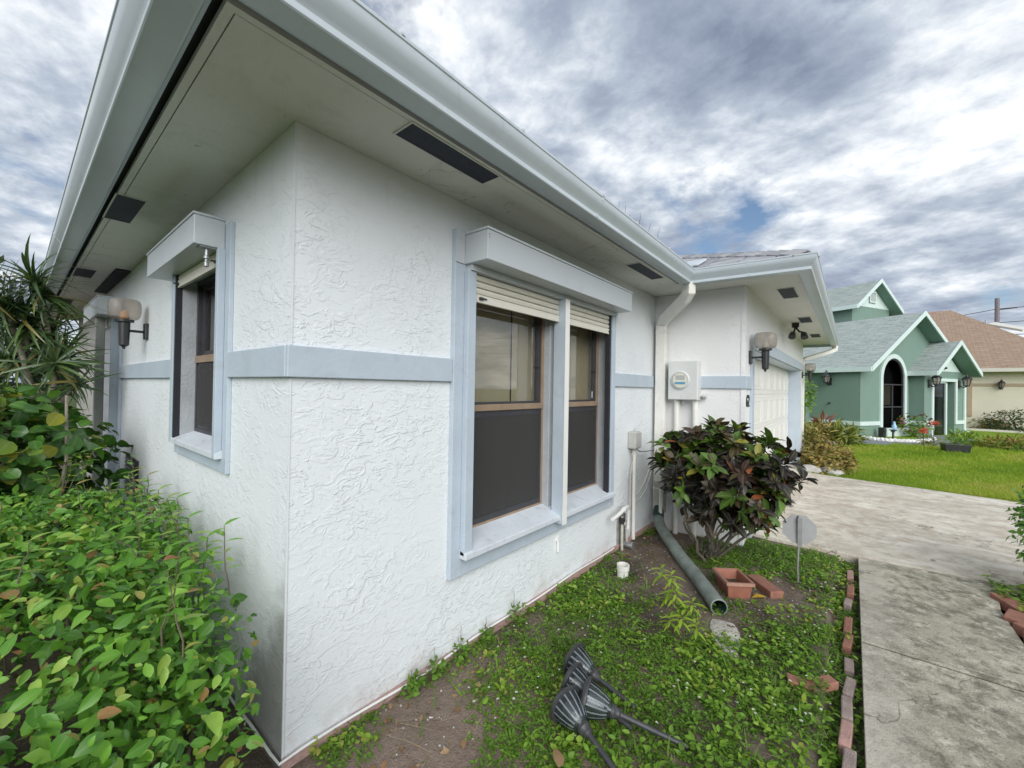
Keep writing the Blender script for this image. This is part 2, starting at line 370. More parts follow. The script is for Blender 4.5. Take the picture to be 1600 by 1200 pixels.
LM_YELLOW = leaf_mat('yellow_fallen', [(0, (.62, .40, .04)), (1, (.70, .48, .06))], .6, .2)

# ------------------------------------------------------------------ object helpers
def tag(o, label=None, cat=None, group=None, kind=None):
    if label: o['label'] = label
    if cat: o['category'] = cat
    if group: o['group'] = group
    if kind: o['kind'] = kind
    return o
ORIG = {}
def thing(name, label, cat, loc, group=None):
    o = bpy.data.objects.new(name, None); COL.objects.link(o)
    o.empty_display_size = .1; o.location = loc; ORIG[o] = Vector(loc)
    return tag(o, label, cat, group)
def root_origin(p):
    return ORIG.get(p, Vector((0, 0, 0)))

class MB:
    """collects faces in world metres; build() links them as one mesh object"""
    def __init__(s): s.v = []; s.f = []; s.uv = {}
    def add(s, vs, fs):
        k = len(s.v); s.v += [tuple(x) for x in vs]; s.f += [tuple(i+k for i in f) for f in fs]; return s
    def box(s, x0, x1, y0, y1, z0, z1):
        v = [(x, y, z) for z in (z0, z1) for y in (y0, y1) for x in (x0, x1)]
        return s.add(v, [(0, 2, 3, 1), (4, 5, 7, 6), (0, 1, 5, 4), (2, 6, 7, 3), (0, 4, 6, 2), (1, 3, 7, 5)])
    def fbox(s, fn, x0, x1, y0, y1, z0, z1):
        """box in a local frame; fn maps local to world"""
        v = [fn(x, y, z) for z in (z0, z1) for y in (y0, y1) for x in (x0, x1)]
        return s.add(v, [(0, 2, 3, 1), (4, 5, 7, 6), (0, 1, 5, 4), (2, 6, 7, 3), (0, 4, 6, 2), (1, 3, 7, 5)])
    def obox(s, c, ax, ay, az):
        c, ax, ay, az = map(Vector, (c, ax, ay, az))
        v = [c+ax*i+ay*j+az*k for k in (-1, 1) for j in (-1, 1) for i in (-1, 1)]
        return s.add(v, [(0, 2, 3, 1), (4, 5, 7, 6), (0, 1, 5, 4), (2, 6, 7, 3), (0, 4, 6, 2), (1, 3, 7, 5)])
    def tube(s, pts, r, n=8, caps=True):
        pts = [Vector(p) for p in pts]; rs = r if isinstance(r, (list, tuple)) else [r]*len(pts)
        rings = []; up = None
        for i, p in enumerate(pts):
            d = (pts[min(i+1, len(pts)-1)]-pts[max(i-1, 0)]).normalized()
            if up is None:
                up = Vector((0, 0, 1)) if abs(d.z) < .9 else Vector((1, 0, 0))
            a = d.cross(up).normalized(); b = a.cross(d).normalized(); up = b
            rings.append([p+(a*math.cos(t)+b*math.sin(t))*rs[i] for t in [2*PI*j/n for j in range(n)]])
        v = [q for g in rings for q in g]; f = []
        for i in range(len(pts)-1):
            for j in range(n):
                f.append((i*n+j, i*n+(j+1) % n, (i+1)*n+(j+1) % n, (i+1)*n+j))
        if caps: f.append(tuple(range(n-1, -1, -1))); f.append(tuple((len(pts)-1)*n+j for j in range(n)))
        return s.add(v, f)
    def lathe(s, c, axis, prof, n=20, caps=False):
        """prof: (distance along axis, radius)"""
        c = Vector(c); d = Vector(axis).normalized()
        up = Vector((0, 0, 1)) if abs(d.z) < .9 else Vector((1, 0, 0))
        a = d.cross(up).normalized(); b = a.cross(d).normalized()
        v = []; f = []
        for h, r in prof:
            v += [c+d*h+(a*math.cos(t)+b*math.sin(t))*max(r, 1e-4) for t in [2*PI*j/n for j in range(n)]]
        for i in range(len(prof)-1):
            for j in range(n):
                f.append((i*n+j, i*n+(j+1) % n, (i+1)*n+(j+1) % n, (i+1)*n+j))
        if caps: f.append(tuple(range(n-1, -1, -1))); f.append(tuple((len(prof)-1)*n+j for j in range(n)))
        return s.add(v, f)
    def extrude(s, poly, vec):
        n = len(poly); vec = Vector(vec); v = [Vector(p) for p in poly]+[Vector(p)+vec for p in poly]
        return s.add(v, [tuple(range(n-1, -1, -1)), tuple(range(n, 2*n))]+[(i, (i+1) % n, n+(i+1) % n, n+i) for i in range(n)])
    def sweep(s, prof, path, side=1):
        """prof (out, z): swept along a horizontal polyline with mitred corners; side +1 puts 'out' on the right of travel"""
        P = [Vector((p[0], p[1], 0)) for p in path]; n = len(prof); v = []; f = []
        for i, p in enumerate(P):
            d1 = (P[i]-P[i-1]).normalized() if i > 0 else (P[1]-P[0]).normalized()
            d2 = (P[i+1]-P[i]).normalized() if i < len(P)-1 else d1
            n1 = Vector((d1.y, -d1.x, 0))*side; n2 = Vector((d2.y, -d2.x, 0))*side
            b = (n1+n2); b = b/(b.dot(n1)) if b.length > 1e-6 else n1
            zz_ = path[i][2] if len(path[i]) > 2 else 0
            v += [p+b*o+Vector((0, 0, z+zz_)) for o, z in prof]
        for i in range(len(P)-1):
            for j in range(n):
                f.append((i*n+j, i*n+(j+1) % n, (i+1)*n+(j+1) % n, (i+1)*n+j))
        f.append(tuple(range(n))); f.append(tuple((len(P)-1)*n+j for j in range(n-1, -1, -1)))
        return s.add(v, f)
    def build(s, name, m, parent=None, bevel=0, smooth=False, label=None, cat=None, group=None, kind=None, uvfn=None):
        me = bpy.data.meshes.new(name); o_ = root_origin(parent) if parent else Vector((0, 0, 0))
        me.from_pydata([tuple(Vector(q)-o_) for q in s.v], [], s.f)
        b = bmesh.new(); b.from_mesh(me); bmesh.ops.recalc_face_normals(b, faces=b.faces); b.to_mesh(me); b.free()
        if uvfn:
            ul = me.uv_layers.new(name='UVMap')
            for lp in me.loops: ul.data[lp.index].uv = uvfn(Vector(me.vertices[lp.vertex_index].co)+o_)
        me.materials.append(m)
        if smooth:
            for p in me.polygons: p.use_smooth = True
            try: me.set_sharp_from_angle(angle=R(38))
            except Exception: pass
        o = bpy.data.objects.new(name, me); COL.objects.link(o)
        if parent: o.parent = parent; ORIG[o] = o_
        if bevel:
            md = o.modifiers.new('edge', 'BEVEL'); md.width = bevel; md.segments = 2; md.limit_method = 'ANGLE'; md.angle_limit = R(40)
        return tag(o, label, cat, group, kind)

def fast_mesh(name, V, T, rnd=None, mid=None):
    me = bpy.data.meshes.new(name); V = np.asarray(V, np.float32); T = np.asarray(T, np.int32)
    me.vertices.add(len(V)); me.vertices.foreach_set('co', V.ravel())
    me.loops.add(T.size); me.loops.foreach_set('vertex_index', T.ravel())
    me.polygons.add(len(T)); me.polygons.foreach_set('loop_start', np.arange(0, T.size, 3, dtype=np.int32))
    me.polygons.foreach_set('loop_total', np.full(len(T), 3, np.int32))
    me.polygons.foreach_set('use_smooth', np.ones(len(T), bool))
    if rnd is not None:
        a = me.attributes.new('rnd', 'FLOAT', 'POINT'); a.data.foreach_set('value', np.asarray(rnd, np.float32))
    if mid is not None:
        a = me.attributes.new('mid', 'FLOAT', 'POINT'); a.data.foreach_set('value', np.asarray(mid, np.float32))
    me.update(calc_edges=True); return me

def leaf_tpl(ws, xs=None, fold=.18, curl=.25, wave=0.0):
    """leaf template: length along x 0..1, half widths ws, folded on the midrib and curled down"""
    n = len(ws); xs = xs or [i/(n-1) for i in range(n)]; V = []; T = []; idx = []
    for i, (x, w_) in enumerate(zip(xs, ws)):
        z = -curl*x*x
        if w_ <= 1e-4: idx.append((len(V),)); V.append((x, 0, z))
        else:
            k = len(V); wv = wave*(1 if i % 2 else -1)
            V += [(x, -w_, z+fold*w_+wv), (x, 0, z), (x, w_, z+fold*w_-wv)]; idx.append((k, k+1, k+2))
    for a, b in zip(idx[:-1], idx[1:]):
        if len(a) == 1: T += [(a[0], b[0], b[1]), (a[0], b[1], b[2])]
        elif len(b) == 1: T += [(a[0], b[0], a[1]), (a[1], b[0], a[2])]
        else: T += [(a[0], b[0], b[1]), (a[0], b[1], a[1]), (a[1], b[1], b[2]), (a[1], b[2], a[2])]
    return np.array(V, float), np.array(T, int)
T_OVAL = leaf_tpl([.03, .22, .29, .24, .12, 0], [0, .18, .42, .66, .86, 1], .25, .22)
T_OVAL2 = leaf_tpl([.02, .17, .25, .23, .10, 0], [0, .15, .38, .62, .85, 1], .55, .42, .012)
T_OVAL_S = leaf_tpl([.02, .28, .22, 0], [0, .35, .7, 1], .25, .2)
T_ROUND = leaf_tpl([.10, .38, .48, .44, .26, .0], [0, .18, .45, .7, .9, 1], .28, .30, .022)
T_CROT = leaf_tpl([.02, .13, .22, .24, .17, 0], [0, .2, .42, .62, .82, 1], .35, .34, .016)
T_STRAP = leaf_tpl([.02, .034, .032, .024, .012, 0], [0, .2, .45, .68, .87, 1], .35, .45)
T_LANCE = leaf_tpl([.01, .085, .10, .06, 0], [0, .25, .5, .78, 1], .3, .35)
T_TRI = leaf_tpl([.02, .24, 0], [0, .45, 1], .25, .2)
T_BLADE = leaf_tpl([.05, .04, 0], [0, .5, 1], .0, .35)

def norm(a): return a/np.maximum(np.linalg.norm(a, axis=-1, keepdims=True), 1e-9)
def frames(d, up):
    d = norm(d); s = norm(np.cross(up, d)); n = np.cross(d, s); return d, s, n
def leaf_arrays(tpl, p, d, up, ln, wd=1.0):
    V, T = tpl; d, s, n = frames(d, up); ln = np.asarray(ln).reshape(-1, 1, 1); wd = np.asarray(wd).reshape(-1, 1, 1)
    W = p[:, None, :]+ln*(V[None, :, 0:1]*d[:, None, :]+wd*V[None, :, 1:2]*s[:, None, :]+V[None, :, 2:3]*n[:, None, :])
    K = len(V); TT = T[None]+(np.arange(len(p))*K)[:, None, None]
    return W.reshape(-1, 3), TT.reshape(-1, 3), K
VARIANTS = {}
def leaves(root, tpl, tname, mat, p, d, up, ln, rnd, wd=None, single=300, name='leaf', mass='leaf_mass', keep=None):
    """the leaves that show largest become separate parts, the rest one mass of real leaves"""
    p = np.asarray(p, float); d = norm(np.asarray(d, float)); up = np.asarray(up, float); ln = np.asarray(ln, float); rnd = np.asarray(rnd, float)
    wd = np.ones(len(p)) if wd is None else np.asarray(wd, float)
    f, s, n = frames(d, up)
    sel = np.zeros(len(p), bool)
    if single:
        v = p+d*ln[:, None]*.5-CAM; dist = np.linalg.norm(v, axis=1)
        facing = np.abs((norm(v)*n).sum(1))
        ext = v if keep is None else p-keep
        out = -(norm(p-np.median(p, axis=0))*norm(v)).sum(1) if keep is None else keep_score(p, keep, v)
        score = ln*(.35+facing)/dist*(1.0+.9*np.clip(out, -1, 1))
        sel[np.argsort(-score)[:single]] = True
    o_ = root_origin(root)
    if single:
        for i in np.nonzero(sel)[0]:
            b = int(min(9, max(0, rnd[i]*10))); key = (tname, mat.name, b)
            if key not in VARIANTS:
                me = fast_mesh(name, tpl[0], tpl[1], np.full(len(tpl[0]), (b+.5)/10), (np.abs(tpl[0][:, 1]) < 1e-6).astype(float)); me.materials.append(mat); VARIANTS[key] = me
            o = bpy.data.objects.new(name, VARIANTS[key]); COL.objects.link(o); o.parent = root
            l_ = ln[i]; m_ = Matrix(((f[i, 0]*l_, s[i, 0]*l_*wd[i], n[i, 0]*l_, p[i, 0]-o_.x), (f[i, 1]*l_, s[i, 1]*l_*wd[i], n[i, 1]*l_, p[i, 1]-o_.y),
                                     (f[i, 2]*l_, s[i, 2]*l_*wd[i], n[i, 2]*l_, p[i, 2]-o_.z), (0, 0, 0, 1)))
            o.matrix_basis = m_
    r_ = ~sel
    if r_.any():
        V, T, K = leaf_arrays(tpl, p[r_], d[r_], up[r_], ln[r_], wd[r_])
        me = fast_mesh(mass, V-np.array(o_), T, np.repeat(rnd[r_], K), np.tile((np.abs(tpl[0][:, 1]) < 1e-6).astype(float), int(r_.sum()))); me.materials.append(mat)
        o = bpy.data.objects.new(mass, me); COL.objects.link(o); o.parent = root; o['kind'] = 'stuff'
def keep_score(p, c, v): return -(norm(p-c)*norm(v)).sum(1)

def rdir(n):
    return norm(rng.normal(size=(n, 3)))

# ================================================================== SETTING: ground
def grid_mesh(name, x0, x1, y0, y1, nx, ny, zf, mat):
    xs = np.linspace(x0, x1, nx); ys = np.linspace(y0, y1, ny); X, Y = np.meshgrid(xs, ys, indexing='ij')
    V = np.stack([X, Y, zf(X, Y)], -1).reshape(-1, 3); i = np.arange(nx-1)[:, None]*ny+np.arange(ny-1)[None]
    i = i.ravel(); T = np.concatenate([np.stack([i, i+ny, i+ny+1], 1), np.stack([i, i+ny+1, i+1], 1)])
    me = fast_mesh(name, V, T); me.materials.append(mat); o = bpy.data.objects.new(name, me); COL.objects.link(o); return o
def wob(X, Y, seed=0):
    r = np.random.default_rng(100+seed); z = np.zeros_like(X)
    for k in range(26):
        fr = r.uniform(1.2, 16); a = r.uniform(0, 2*PI); ph = r.uniform(0, 2*PI)
        z += np.sin((X*math.cos(a)+Y*math.sin(a))*fr+ph)/fr
    return z
def bed_z(X, Y):
    z = wob(X, Y)*.012
    z = z+.035*np.exp(-((X-.75)**2/.5+(Y+.25)**2/.06))*(X > -.2)
    z = np.where((Y < -1.55) & (Y > -2.5), -.045, z)
    z = z+.02*np.exp(-((X-3.2)**2+(Y+.7)**2)/.12)
    return z-.004
o = MB().add([(-300, -300, -.09), (300, -300, -.09), (300, 300, -.09), (-300, 300, -.09)], [(0, 1, 2, 3)]).build('ground', M_GROUND)
tag(o, 'wide flat green ground around the houses', 'ground', None, 'structure')
o = grid_mesh('garden_bed', -5, 4.13, -6, 9, 320, 480, bed_z, M_SOIL)
tag(o, 'sandy brown soil bed along the white house wall', 'soil', None, 'structure')
o = MB().add([(8.44, -.7, .0), (8.35, -1.1, .0), (8.0, -3.43, .0), (6.5, -13.9, 0), (34, -13.9, 0), (40, 20, 0), (9.7, 20, 0), (9.7, -.7, 0)], [tuple(range(8))]).build('lawn', M_TURF)
tag(o, 'bright green lawn in front of the sage green house', 'lawn', None, 'structure')
o = MB().box(-80, 80, -20.5, -14.0, -.085, -.03).build('road', M_ROAD); tag(o, 'grey asphalt street before the houses', 'road', None, 'structure')

def slab(poly, z0, z1): return MB().extrude([(x, y, z0) for x, y in poly], (0, 0, z1-z0))
wk = thing('walkway', 'mottled grey concrete walkway leading to the driveway', 'walkway', (1.5, -2.05, 0)); wk['kind'] = 'structure'
for a, b in ((-3.5, -.73), (-.697, .876), (.909, 2.462), (2.494, 4.06)):
    if b > 4: poly = [(a, -2.415), (3.55, -2.415), (3.95, -2.47), (b+.07, -2.66), (b, -1.69), (a, -1.69)]
    else: poly = [(a, -2.415), (b, -2.415), (b, -1.69), (a, -1.69)]
    slab(poly, -.08, .022+random.uniform(-.003, .003)).build('concrete_slab', M_WALK, wk, bevel=.003)
slab([(-3.5, -2.41), (4.07, -2.41), (4.07, -1.7), (-3.5, -1.7)], -.085, .010).build('joint_fill', M_JOINT, wk)
dr = thing('driveway', 'pale streaky concrete driveway before the garage door', 'driveway', (6.2, -4, 0)); dr['kind'] = 'structure'
slab([(4.14, -.62), (4.085, -1.69), (4.15, -2.68), (4.5, -4.95), (7.68, -4.95), (8.43, -.86), (9.1, -.86), (9.1, -.62)], -.08, .024).build('concrete_slab', M_DRIVE, dr, bevel=.006)
slab([(4.503, -4.965), (5, -14), (6.45, -14), (7.676, -4.965)], -.08, .022).build('concrete_slab', M_DRIVE, dr, bevel=.006)

# ================================================================== THE WHITE HOUSE
house = thing('house', 'white stucco bungalow with blue grey trim and deep eaves', 'house', (0, 0, 0))
HZ = 2.45
wa = MB()
for b in ((0, .94, 0, .2, -.2, HZ), (2.62, 3.72, 0, .2, -.2, HZ), (.94, 2.62, 0, .2, -.2, .55), (.94, 2.62, 0, .2, 2.13, HZ)): wa.box(*b)
wa.build('wall', M_STUCCO, house)
wb = MB()
for b in ((0, .2, .2, .745, -.2, HZ), (0, .2, 1.525, 3.93, -.2, HZ), (0, .2, .745, 1.525, -.2, 1.10), (0, .2, .745, 1.525, 2.10, HZ), (0, .2, 3.93, 5.25, 2.10, HZ)): wb.box(*b)
wb.build('wall', M_STUCCO, house)
MB().box(0, .2, 5.25, 8.0, -.2, HZ).build('wall', dirty('greyer_side_wall', (.36, .35, .325), .8, .1, 3, (.2, .2, .18), .4, .002), house, label='greyer wall beyond the side entry')  # stretch of side wall past the entry, coloured greyer than the rest
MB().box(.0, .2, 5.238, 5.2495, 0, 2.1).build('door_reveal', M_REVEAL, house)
YG = -.856
wc = MB().box(3.72, 3.92, YG, 0, -.2, HZ); wc.box(3.92, 4.12, YG, YG+.22, -.2, HZ); wc.box(9.12, 9.6, YG, YG+.22, -.2, HZ)
wc.box(4.12, 9.12, YG, YG+.22, 1.90, HZ); wc.box(9.4, 9.6, YG+.22, 8, -.2, HZ); wc.box(.2, 9.4, 7.8, 8, -.2, HZ)
wc.build('wall', M_STUCCO2, house)
# corner beads
cb = MB().box(-.0025, .004, -.0025, .004, .0, 1.47); cb.box(-.0025, .004, -.0025, .004, 1.60, HZ)
cb.build('corner_bead', dirty('bead_paint', (.71, .735, .755), .55, .03), house)
MB().box(3.714, 3.76, YG-.006, YG+.03, .0, HZ).build('corner_bead', dirty('bead_paint2', (.78, .785, .79), .5), house)
# footing and ledge
MB().box(-.008, 3.72, -.016, 0, -.15, .045).build('footing', M_FOOT, house, bevel=.006)
MB().box(-.014, 0, -.010, 8, -.15, .035).build('footing', dirty('grey_footing', (.16, .155, .145), .9, .3, 9, (.06, .06, .05), .6, .006), house)
# trim band pieces
ZB0, ZB1 = 1.477, 1.597
bands = [(-.02, .80, -.022, 0), (2.712, 3.64, -.022, 0)]
for a in bands: MB().box(a[0], a[1], a[2], a[3], ZB0, ZB1).build('trim_band', M_TRIM, house, bevel=.003)
for y0, y1 in ((0.0, .648), (1.62, 3.74)): MB().box(-.022, 0, y0, y1, ZB0, ZB1).build('trim_band', M_TRIM, house, bevel=.003)
MB().box(3.698, 3.72, YG-.02, -.16, ZB0, ZB1).build('trim_band', M_TRIM, house, bevel=.003)
MB().box(3.722, 3.985, YG-.02, YG, ZB0, ZB1).build('trim_band', M_TRIM, house, bevel=.003)
# garage opening trim
MB().box(3.99, 9.3, YG-.024, YG, 1.885, 2.02).build('garage_header_trim', M_TRIM, house, bevel=.003)
MB().box(3.99, 4.10, YG-.022, YG, 0, 1.883).build('garage_side_trim', M_TRIM, house, bevel=.003)
MB().box(4.085, 4.118, YG+.001, YG+.2, 0, 1.883).build('garage_jamb', M_TRIM, house)
MB().box(9.09, 9.118, YG-.01, YG+.2, 0, 1.883).build('garage_jamb', M_TRIM, house)
MB().box(4.119, 9.089, YG+.002, YG+.2, 1.875, 1.899).build('garage_lintel', M_TRIM, house)
gd = MB().box(4.12, 9.09, YG+.205, YG+.25, .0, 1.875).build('garage_door', M_GDOOR, house)
for r_ in range(4):
    z0 = .01+r_*.467
    MB().box(4.125, 9.085, YG+.196, YG+.2048, z0+.008, z0+.459).build('door_section', M_GDOOR, gd, bevel=.003)
    for c_ in range(8):
        x0 = 4.125+c_*.62+.05
        p = MB(); x1 = x0+.52; zz0 = z0+.07; zz1 = z0+.397; yf = YG+.1955; t = .022
        # raised frame moulding round each recessed field
        p.box(x0, x1, yf-.007, yf, zz0, zz0+t); p.box(x0, x1, yf-.007, yf, zz1-t, zz1); p.box(x0, x0+t, yf-.007, yf, zz0+t, zz1-t); p.box(x1-t, x1, yf-.007, yf, zz0+t, zz1-t)
        p.box(x0+t+.02, x1-t-.02, yf-.005, yf, zz0+t+.02, zz1-t-.02)
        p.build('door_panel', M_GDOOR, gd, bevel=.002)

# soffit with its shadow slot, fascia and gutter
OF, OL = .405, .365                                     # overhang of the front and of the left eave
soff = MB()
soff.box(-OL+.064, 9.4, 0, 8.4, HZ+.001, HZ+.03)
soff.box(-OL+.064, 3.30, -OF+.064, 0, HZ+.001, HZ+.03)
soff.box(3.30, 10.0, YG-.43, 0, HZ+.0015, HZ+.0305)
soff.build('soffit', M_SOFFIT, house)
edge = MB()                                              # plain margin strip outside the crack line
edge.sweep([(0, 0), (.024, 0), (.024, .02), (0, .02)], [(-OL+.06, 8.4, HZ), (-OL+.06, -OF+.06, HZ), (3.28, -OF+.06, HZ)], 1)
edge.build('soffit_margin', M_SOFFIT, house)
MB().sweep([(-.01, .0305), (.05, .0305), (.05, .045), (-.01, .045)], [(-OL+.06, 8.4, HZ), (-OL+.06, -OF+.06, HZ), (3.28, -OF+.06, HZ)], 1).build('soffit_slot', M_SLOT, house)
FP = [(-OL, 8.5), (-OL, -OF), (3.36, -OF), (3.36, YG-.44), (10.05, YG-.44), (10.05, 3)]
ZG = [0, 0, -.01, -.03, -.03, -.03]
path = [(x, y, HZ+dz) for (x, y), dz in zip(FP, ZG)]
MB().sweep([(-.010, .0), (0, .0), (0, .12), (-.010, .12)], path, 1).build('fascia', M_TRIM, house)
GUT = [(.002, .112), (.002, -.004), (.012, -.010), (.088, -.010), (.092, -.006), (.092, .012), (.090, .016), (.097, .030), (.118, .055), (.127, .078), (.127, .098), (.131, .101), (.131, .112), (.120, .112), (.120, .104),
       (.122, .1), (.120, .080), (.110, .058), (.090, .034), (.084, .016), (.084, -.004), (.010, -.002), (.008, .112)]
gut = MB().sweep(GUT, path, 1).build('gutter', M_GUTTER, house, smooth=True)
for x, y, dx, dy in [(i*.62+.1, -OF-.127, 1, 0) for i in range(5)]+[(-OL-.127, .3+i*.66, 0, 1) for i in range(10)]:
    MB().obox((x, y, HZ+.113), (.007 if dx else .004, 0, 0), (0, .004 if dx else .007, 0), (0, 0, .006)).build('gutter_clip', M_GUTTER, gut)
GUT2 = [(o_*1.012+.0008, z_-.0016 if z_ < .05 else z_+.0012) for o_, z_ in GUT[:13]]+GUT[13:]
for pth_ in ([(1.45, -OF, HZ), (1.475, -OF, HZ)], [(-OL, 2.95, HZ), (-OL, 2.925, HZ)], [(3.36, -.95, HZ-.01), (3.36, -.97, HZ-.01)]):
    MB().sweep(GUT2, pth_, 1).build('gutter_seam', M_GUTTER, gut)
# soffit vents
def vent(x0, x1, y0, y1, z=HZ):
    m = MB().box(x0, x1, y0, y1, z-.006, z+.0005); v = m.build('soffit_vent', M_VENT, house)
    fr = MB(); t = .008
    for a in ((x0-t, x1+t, y0-t, y0), (x0-t, x1+t, y1, y1+t), (x0-t, x0, y0, y1), (x1, x1+t, y0, y1)): fr.box(*a, z-.004, z)
    fr.build('vent_frame', M_SOFFIT, v)
vent(.28, .775, -.345, -.238); vent(2.45, 2.98, -.345, -.238)
vent(-.33, -.215, 1.39, 1.88); vent(-.322, -.2, 3.65, 4.07); vent(-.32, -.2, 5.8, 6.2)
for x in (4.04, 6.0, 8.0): vent(x, x+.5, -1.20, -1.07, HZ)
MB().box(-.10, -.005, 3.4, 4.9, HZ-.012, HZ).build('missing_soffit_panel', M_SLOT, house)

# ---- roof
P5 = .4167
rf = MB()
ze = HZ+.115; X0, Y0, X1, Y1 = -.44, -.47, 10.1, 8.6; h = (Y1-Y0)/2
A = [(X0, Y0, ze), (X1, Y0, ze), (X1, Y1, ze), (X0, Y1, ze), (X0+h, Y0+h, ze+h*P5), (X1-h, Y0+h, ze+h*P5)]
rf.add(A, [(0, 1, 5, 4), (1, 2, 5), (2, 3, 4, 5), (3, 0, 4), (3, 2, 1, 0)])
gx0, gx1, gy0, zg = 3.30, 10.1, YG-.50, HZ+.095; hh = (gx1-gx0)/2
rf.add([(gx0, gy0, zg), (gx1, gy0, zg), (gx0+hh, gy0+hh, zg+hh*P5), (gx0+hh, 6, zg+hh*P5), (gx0, 6, zg), (gx1, 6, zg)], [(0, 1, 2), (0, 2, 3, 4), (1, 5, 3, 2), (4, 3, 5)])
roof = rf.build('roof', M_SHIN, house)
nrm = Vector((-P5, 0, 1)).normalized(); up_s = Vector((1, 0, P5)).normalized()
for i in range(16):                                       # shingle courses on the garage slope that shows above the gutter
    u = .02+i*.135
    y = gy0+u+.06+(i % 2)*.14-.16
    while y < gy0+u+1.35:
        y1 = y+.285
        ya, yb = max(y, gy0+u+.05), y1
        if yb-ya > .05:
            c0 = Vector((gx0+u, (ya+yb)/2, zg+u*P5))+nrm*.009+up_s*.075
            MB().obox(c0, up_s*.078, Vector((0, (yb-ya)/2-.004, 0)), (nrm-up_s*.05)*.005).build('shingle', M_SHIN, roof)
        y = y1+.006
hd = Vector((1, 1, P5)).normalized(); hs = Vector((1, -1, 0)).normalized(); hn = hs.cross(hd); hn = hn if hn.z > 0 else -hn
for i in range(18):
    c0 = Vector((gx0, gy0, zg))+hd*(.08+i*.15)+hn*(.022)
    for sgn in (-1, 1):
        MB().obox(c0+hs*sgn*.055-hn*.014, hd*.082+hn*.005, hs*.058*sgn-hn*.022, hn*.005).build('shingle', M_SHIN, roof)

# ---- windows
def win_front():
    w_ = MB()                                             # flat casing boards
    w_.box(.80, .885, -.030, 0, .435, 2.285); w_.box(2.635, 2.712, -.030, 0, .435, 2.285)
    w_.box(.885, 2.635, -.028, 0, .435, .545)
    win = w_.build('window', M_TRIM, house, bevel=.004)
    s_ = MB().extrude([(.866, .10, .622), (.866, -.078, .566), (.866, -.078, .532), (.866, .10, .532)], (1.784, 0, 0))
    s_.build('sill', M_TRIM_OLD, win, bevel=.004)
    MB().box(.928, .94, -.02, .2, .567, 2.13).build('reveal', M_REVEAL, win)
    MB().box(2.612, 2.622, -.02, .2, .567, 2.13).build('reveal', M_REVEAL, win)
    MB().box(.94, 2.612, -.002, .2, 2.10, 2.13).build('reveal', M_REVEAL, win)
    MB().box(1.782, 1.862, .035, .15, .585, 2.10).build('mullion', M_REVEAL, win, bevel=.003)
    for (a, b) in ((.94, 1.782), (1.862, 2.612)):
        fr = MB(); yb, yf = .125, .085
        for c in ((a, a+.022, .60, 2.10), (b-.022, b, .60, 2.10), (a+.022, b-.022, .60, .632), (a+.022, b-.022, 2.065, 2.10)): fr.box(c[0], c[1], yf, yb, c[2], c[3])
        fr.build('frame', M_BRONZE, win, bevel=.002)
        MB().box(a+.022, b-.022, .072, .118, 1.306, 1.345).build('meeting_rail', M_BRONZE, win, bevel=.003)
        d1 = MB()
        for c in ((a+.022, a+.036, 1.345, 2.065), (b-.060, b-.022, 1.345, 2.065), (a+.036, b-.060, 2.02, 2.065), (a+.036, b-.060, 1.345, 1.36)): d1.box(c[0], c[1], .098, .122, c[2], c[3])
        d1.build('upper_sash', M_DARKFR, win)
        MB().box(a+.036, b-.060, .112, .116, 1.36, 2.02).build('pane', M_GLASS, win)
        d2 = MB()
        for c in ((a+.022, a+.034, .632, 1.306), (b-.044, b-.022, .632, 1.306), (a+.034, b-.044, 1.288, 1.306), (a+.034, b-.044, .632, .668)): d2.box(c[0], c[1], .086, .112, c[2], c[3])
        d2.build('lower_sash', M_DARKFR, win)
        MB().box(a+.034, b-.044, .1005, .1035, .668, 1.288).build('pane', M_GLASS, win)
        MB().box(a+.034, b-.044, .0885, .0895, .668, 1.288).build('screen', M_SCREEN, win)
        MB().box(a+.03, b-.03, .0868, .0885, 1.268, 1.292).build('screen_bar', M_DARKFR, win)
        n = 3 if a < 1.5 else 2
        for k in range(n):                                # vertical blind behind the glass
            x0 = a+(b-a)*k/n; x1 = a+(b-a)*(k+1)/n
            MB().add([(x0+.002, (.160+(k % 2)*.006), .62), (x1+.004, (.167+(k % 2)*.006), .62), (x1+.004, (.167+(k % 2)*.006), 2.1), (x0+.002, (.160+(k % 2)*.006), 2.1)], [(0, 1, 2, 3)]).build('blind', M_CURTAIN, win)
        MB().tube([(b-.075, .10, 1.60), (b-.05, .09, 1.60)], .006, 6).build('latch', M_BLACK, win)
    MB().box(2.545, 2.578, .108, .1108, 1.372, 1.43).build('sticker', Mat('sticker_paper', (.75, .8, .85), .5).m, win)
win_front()
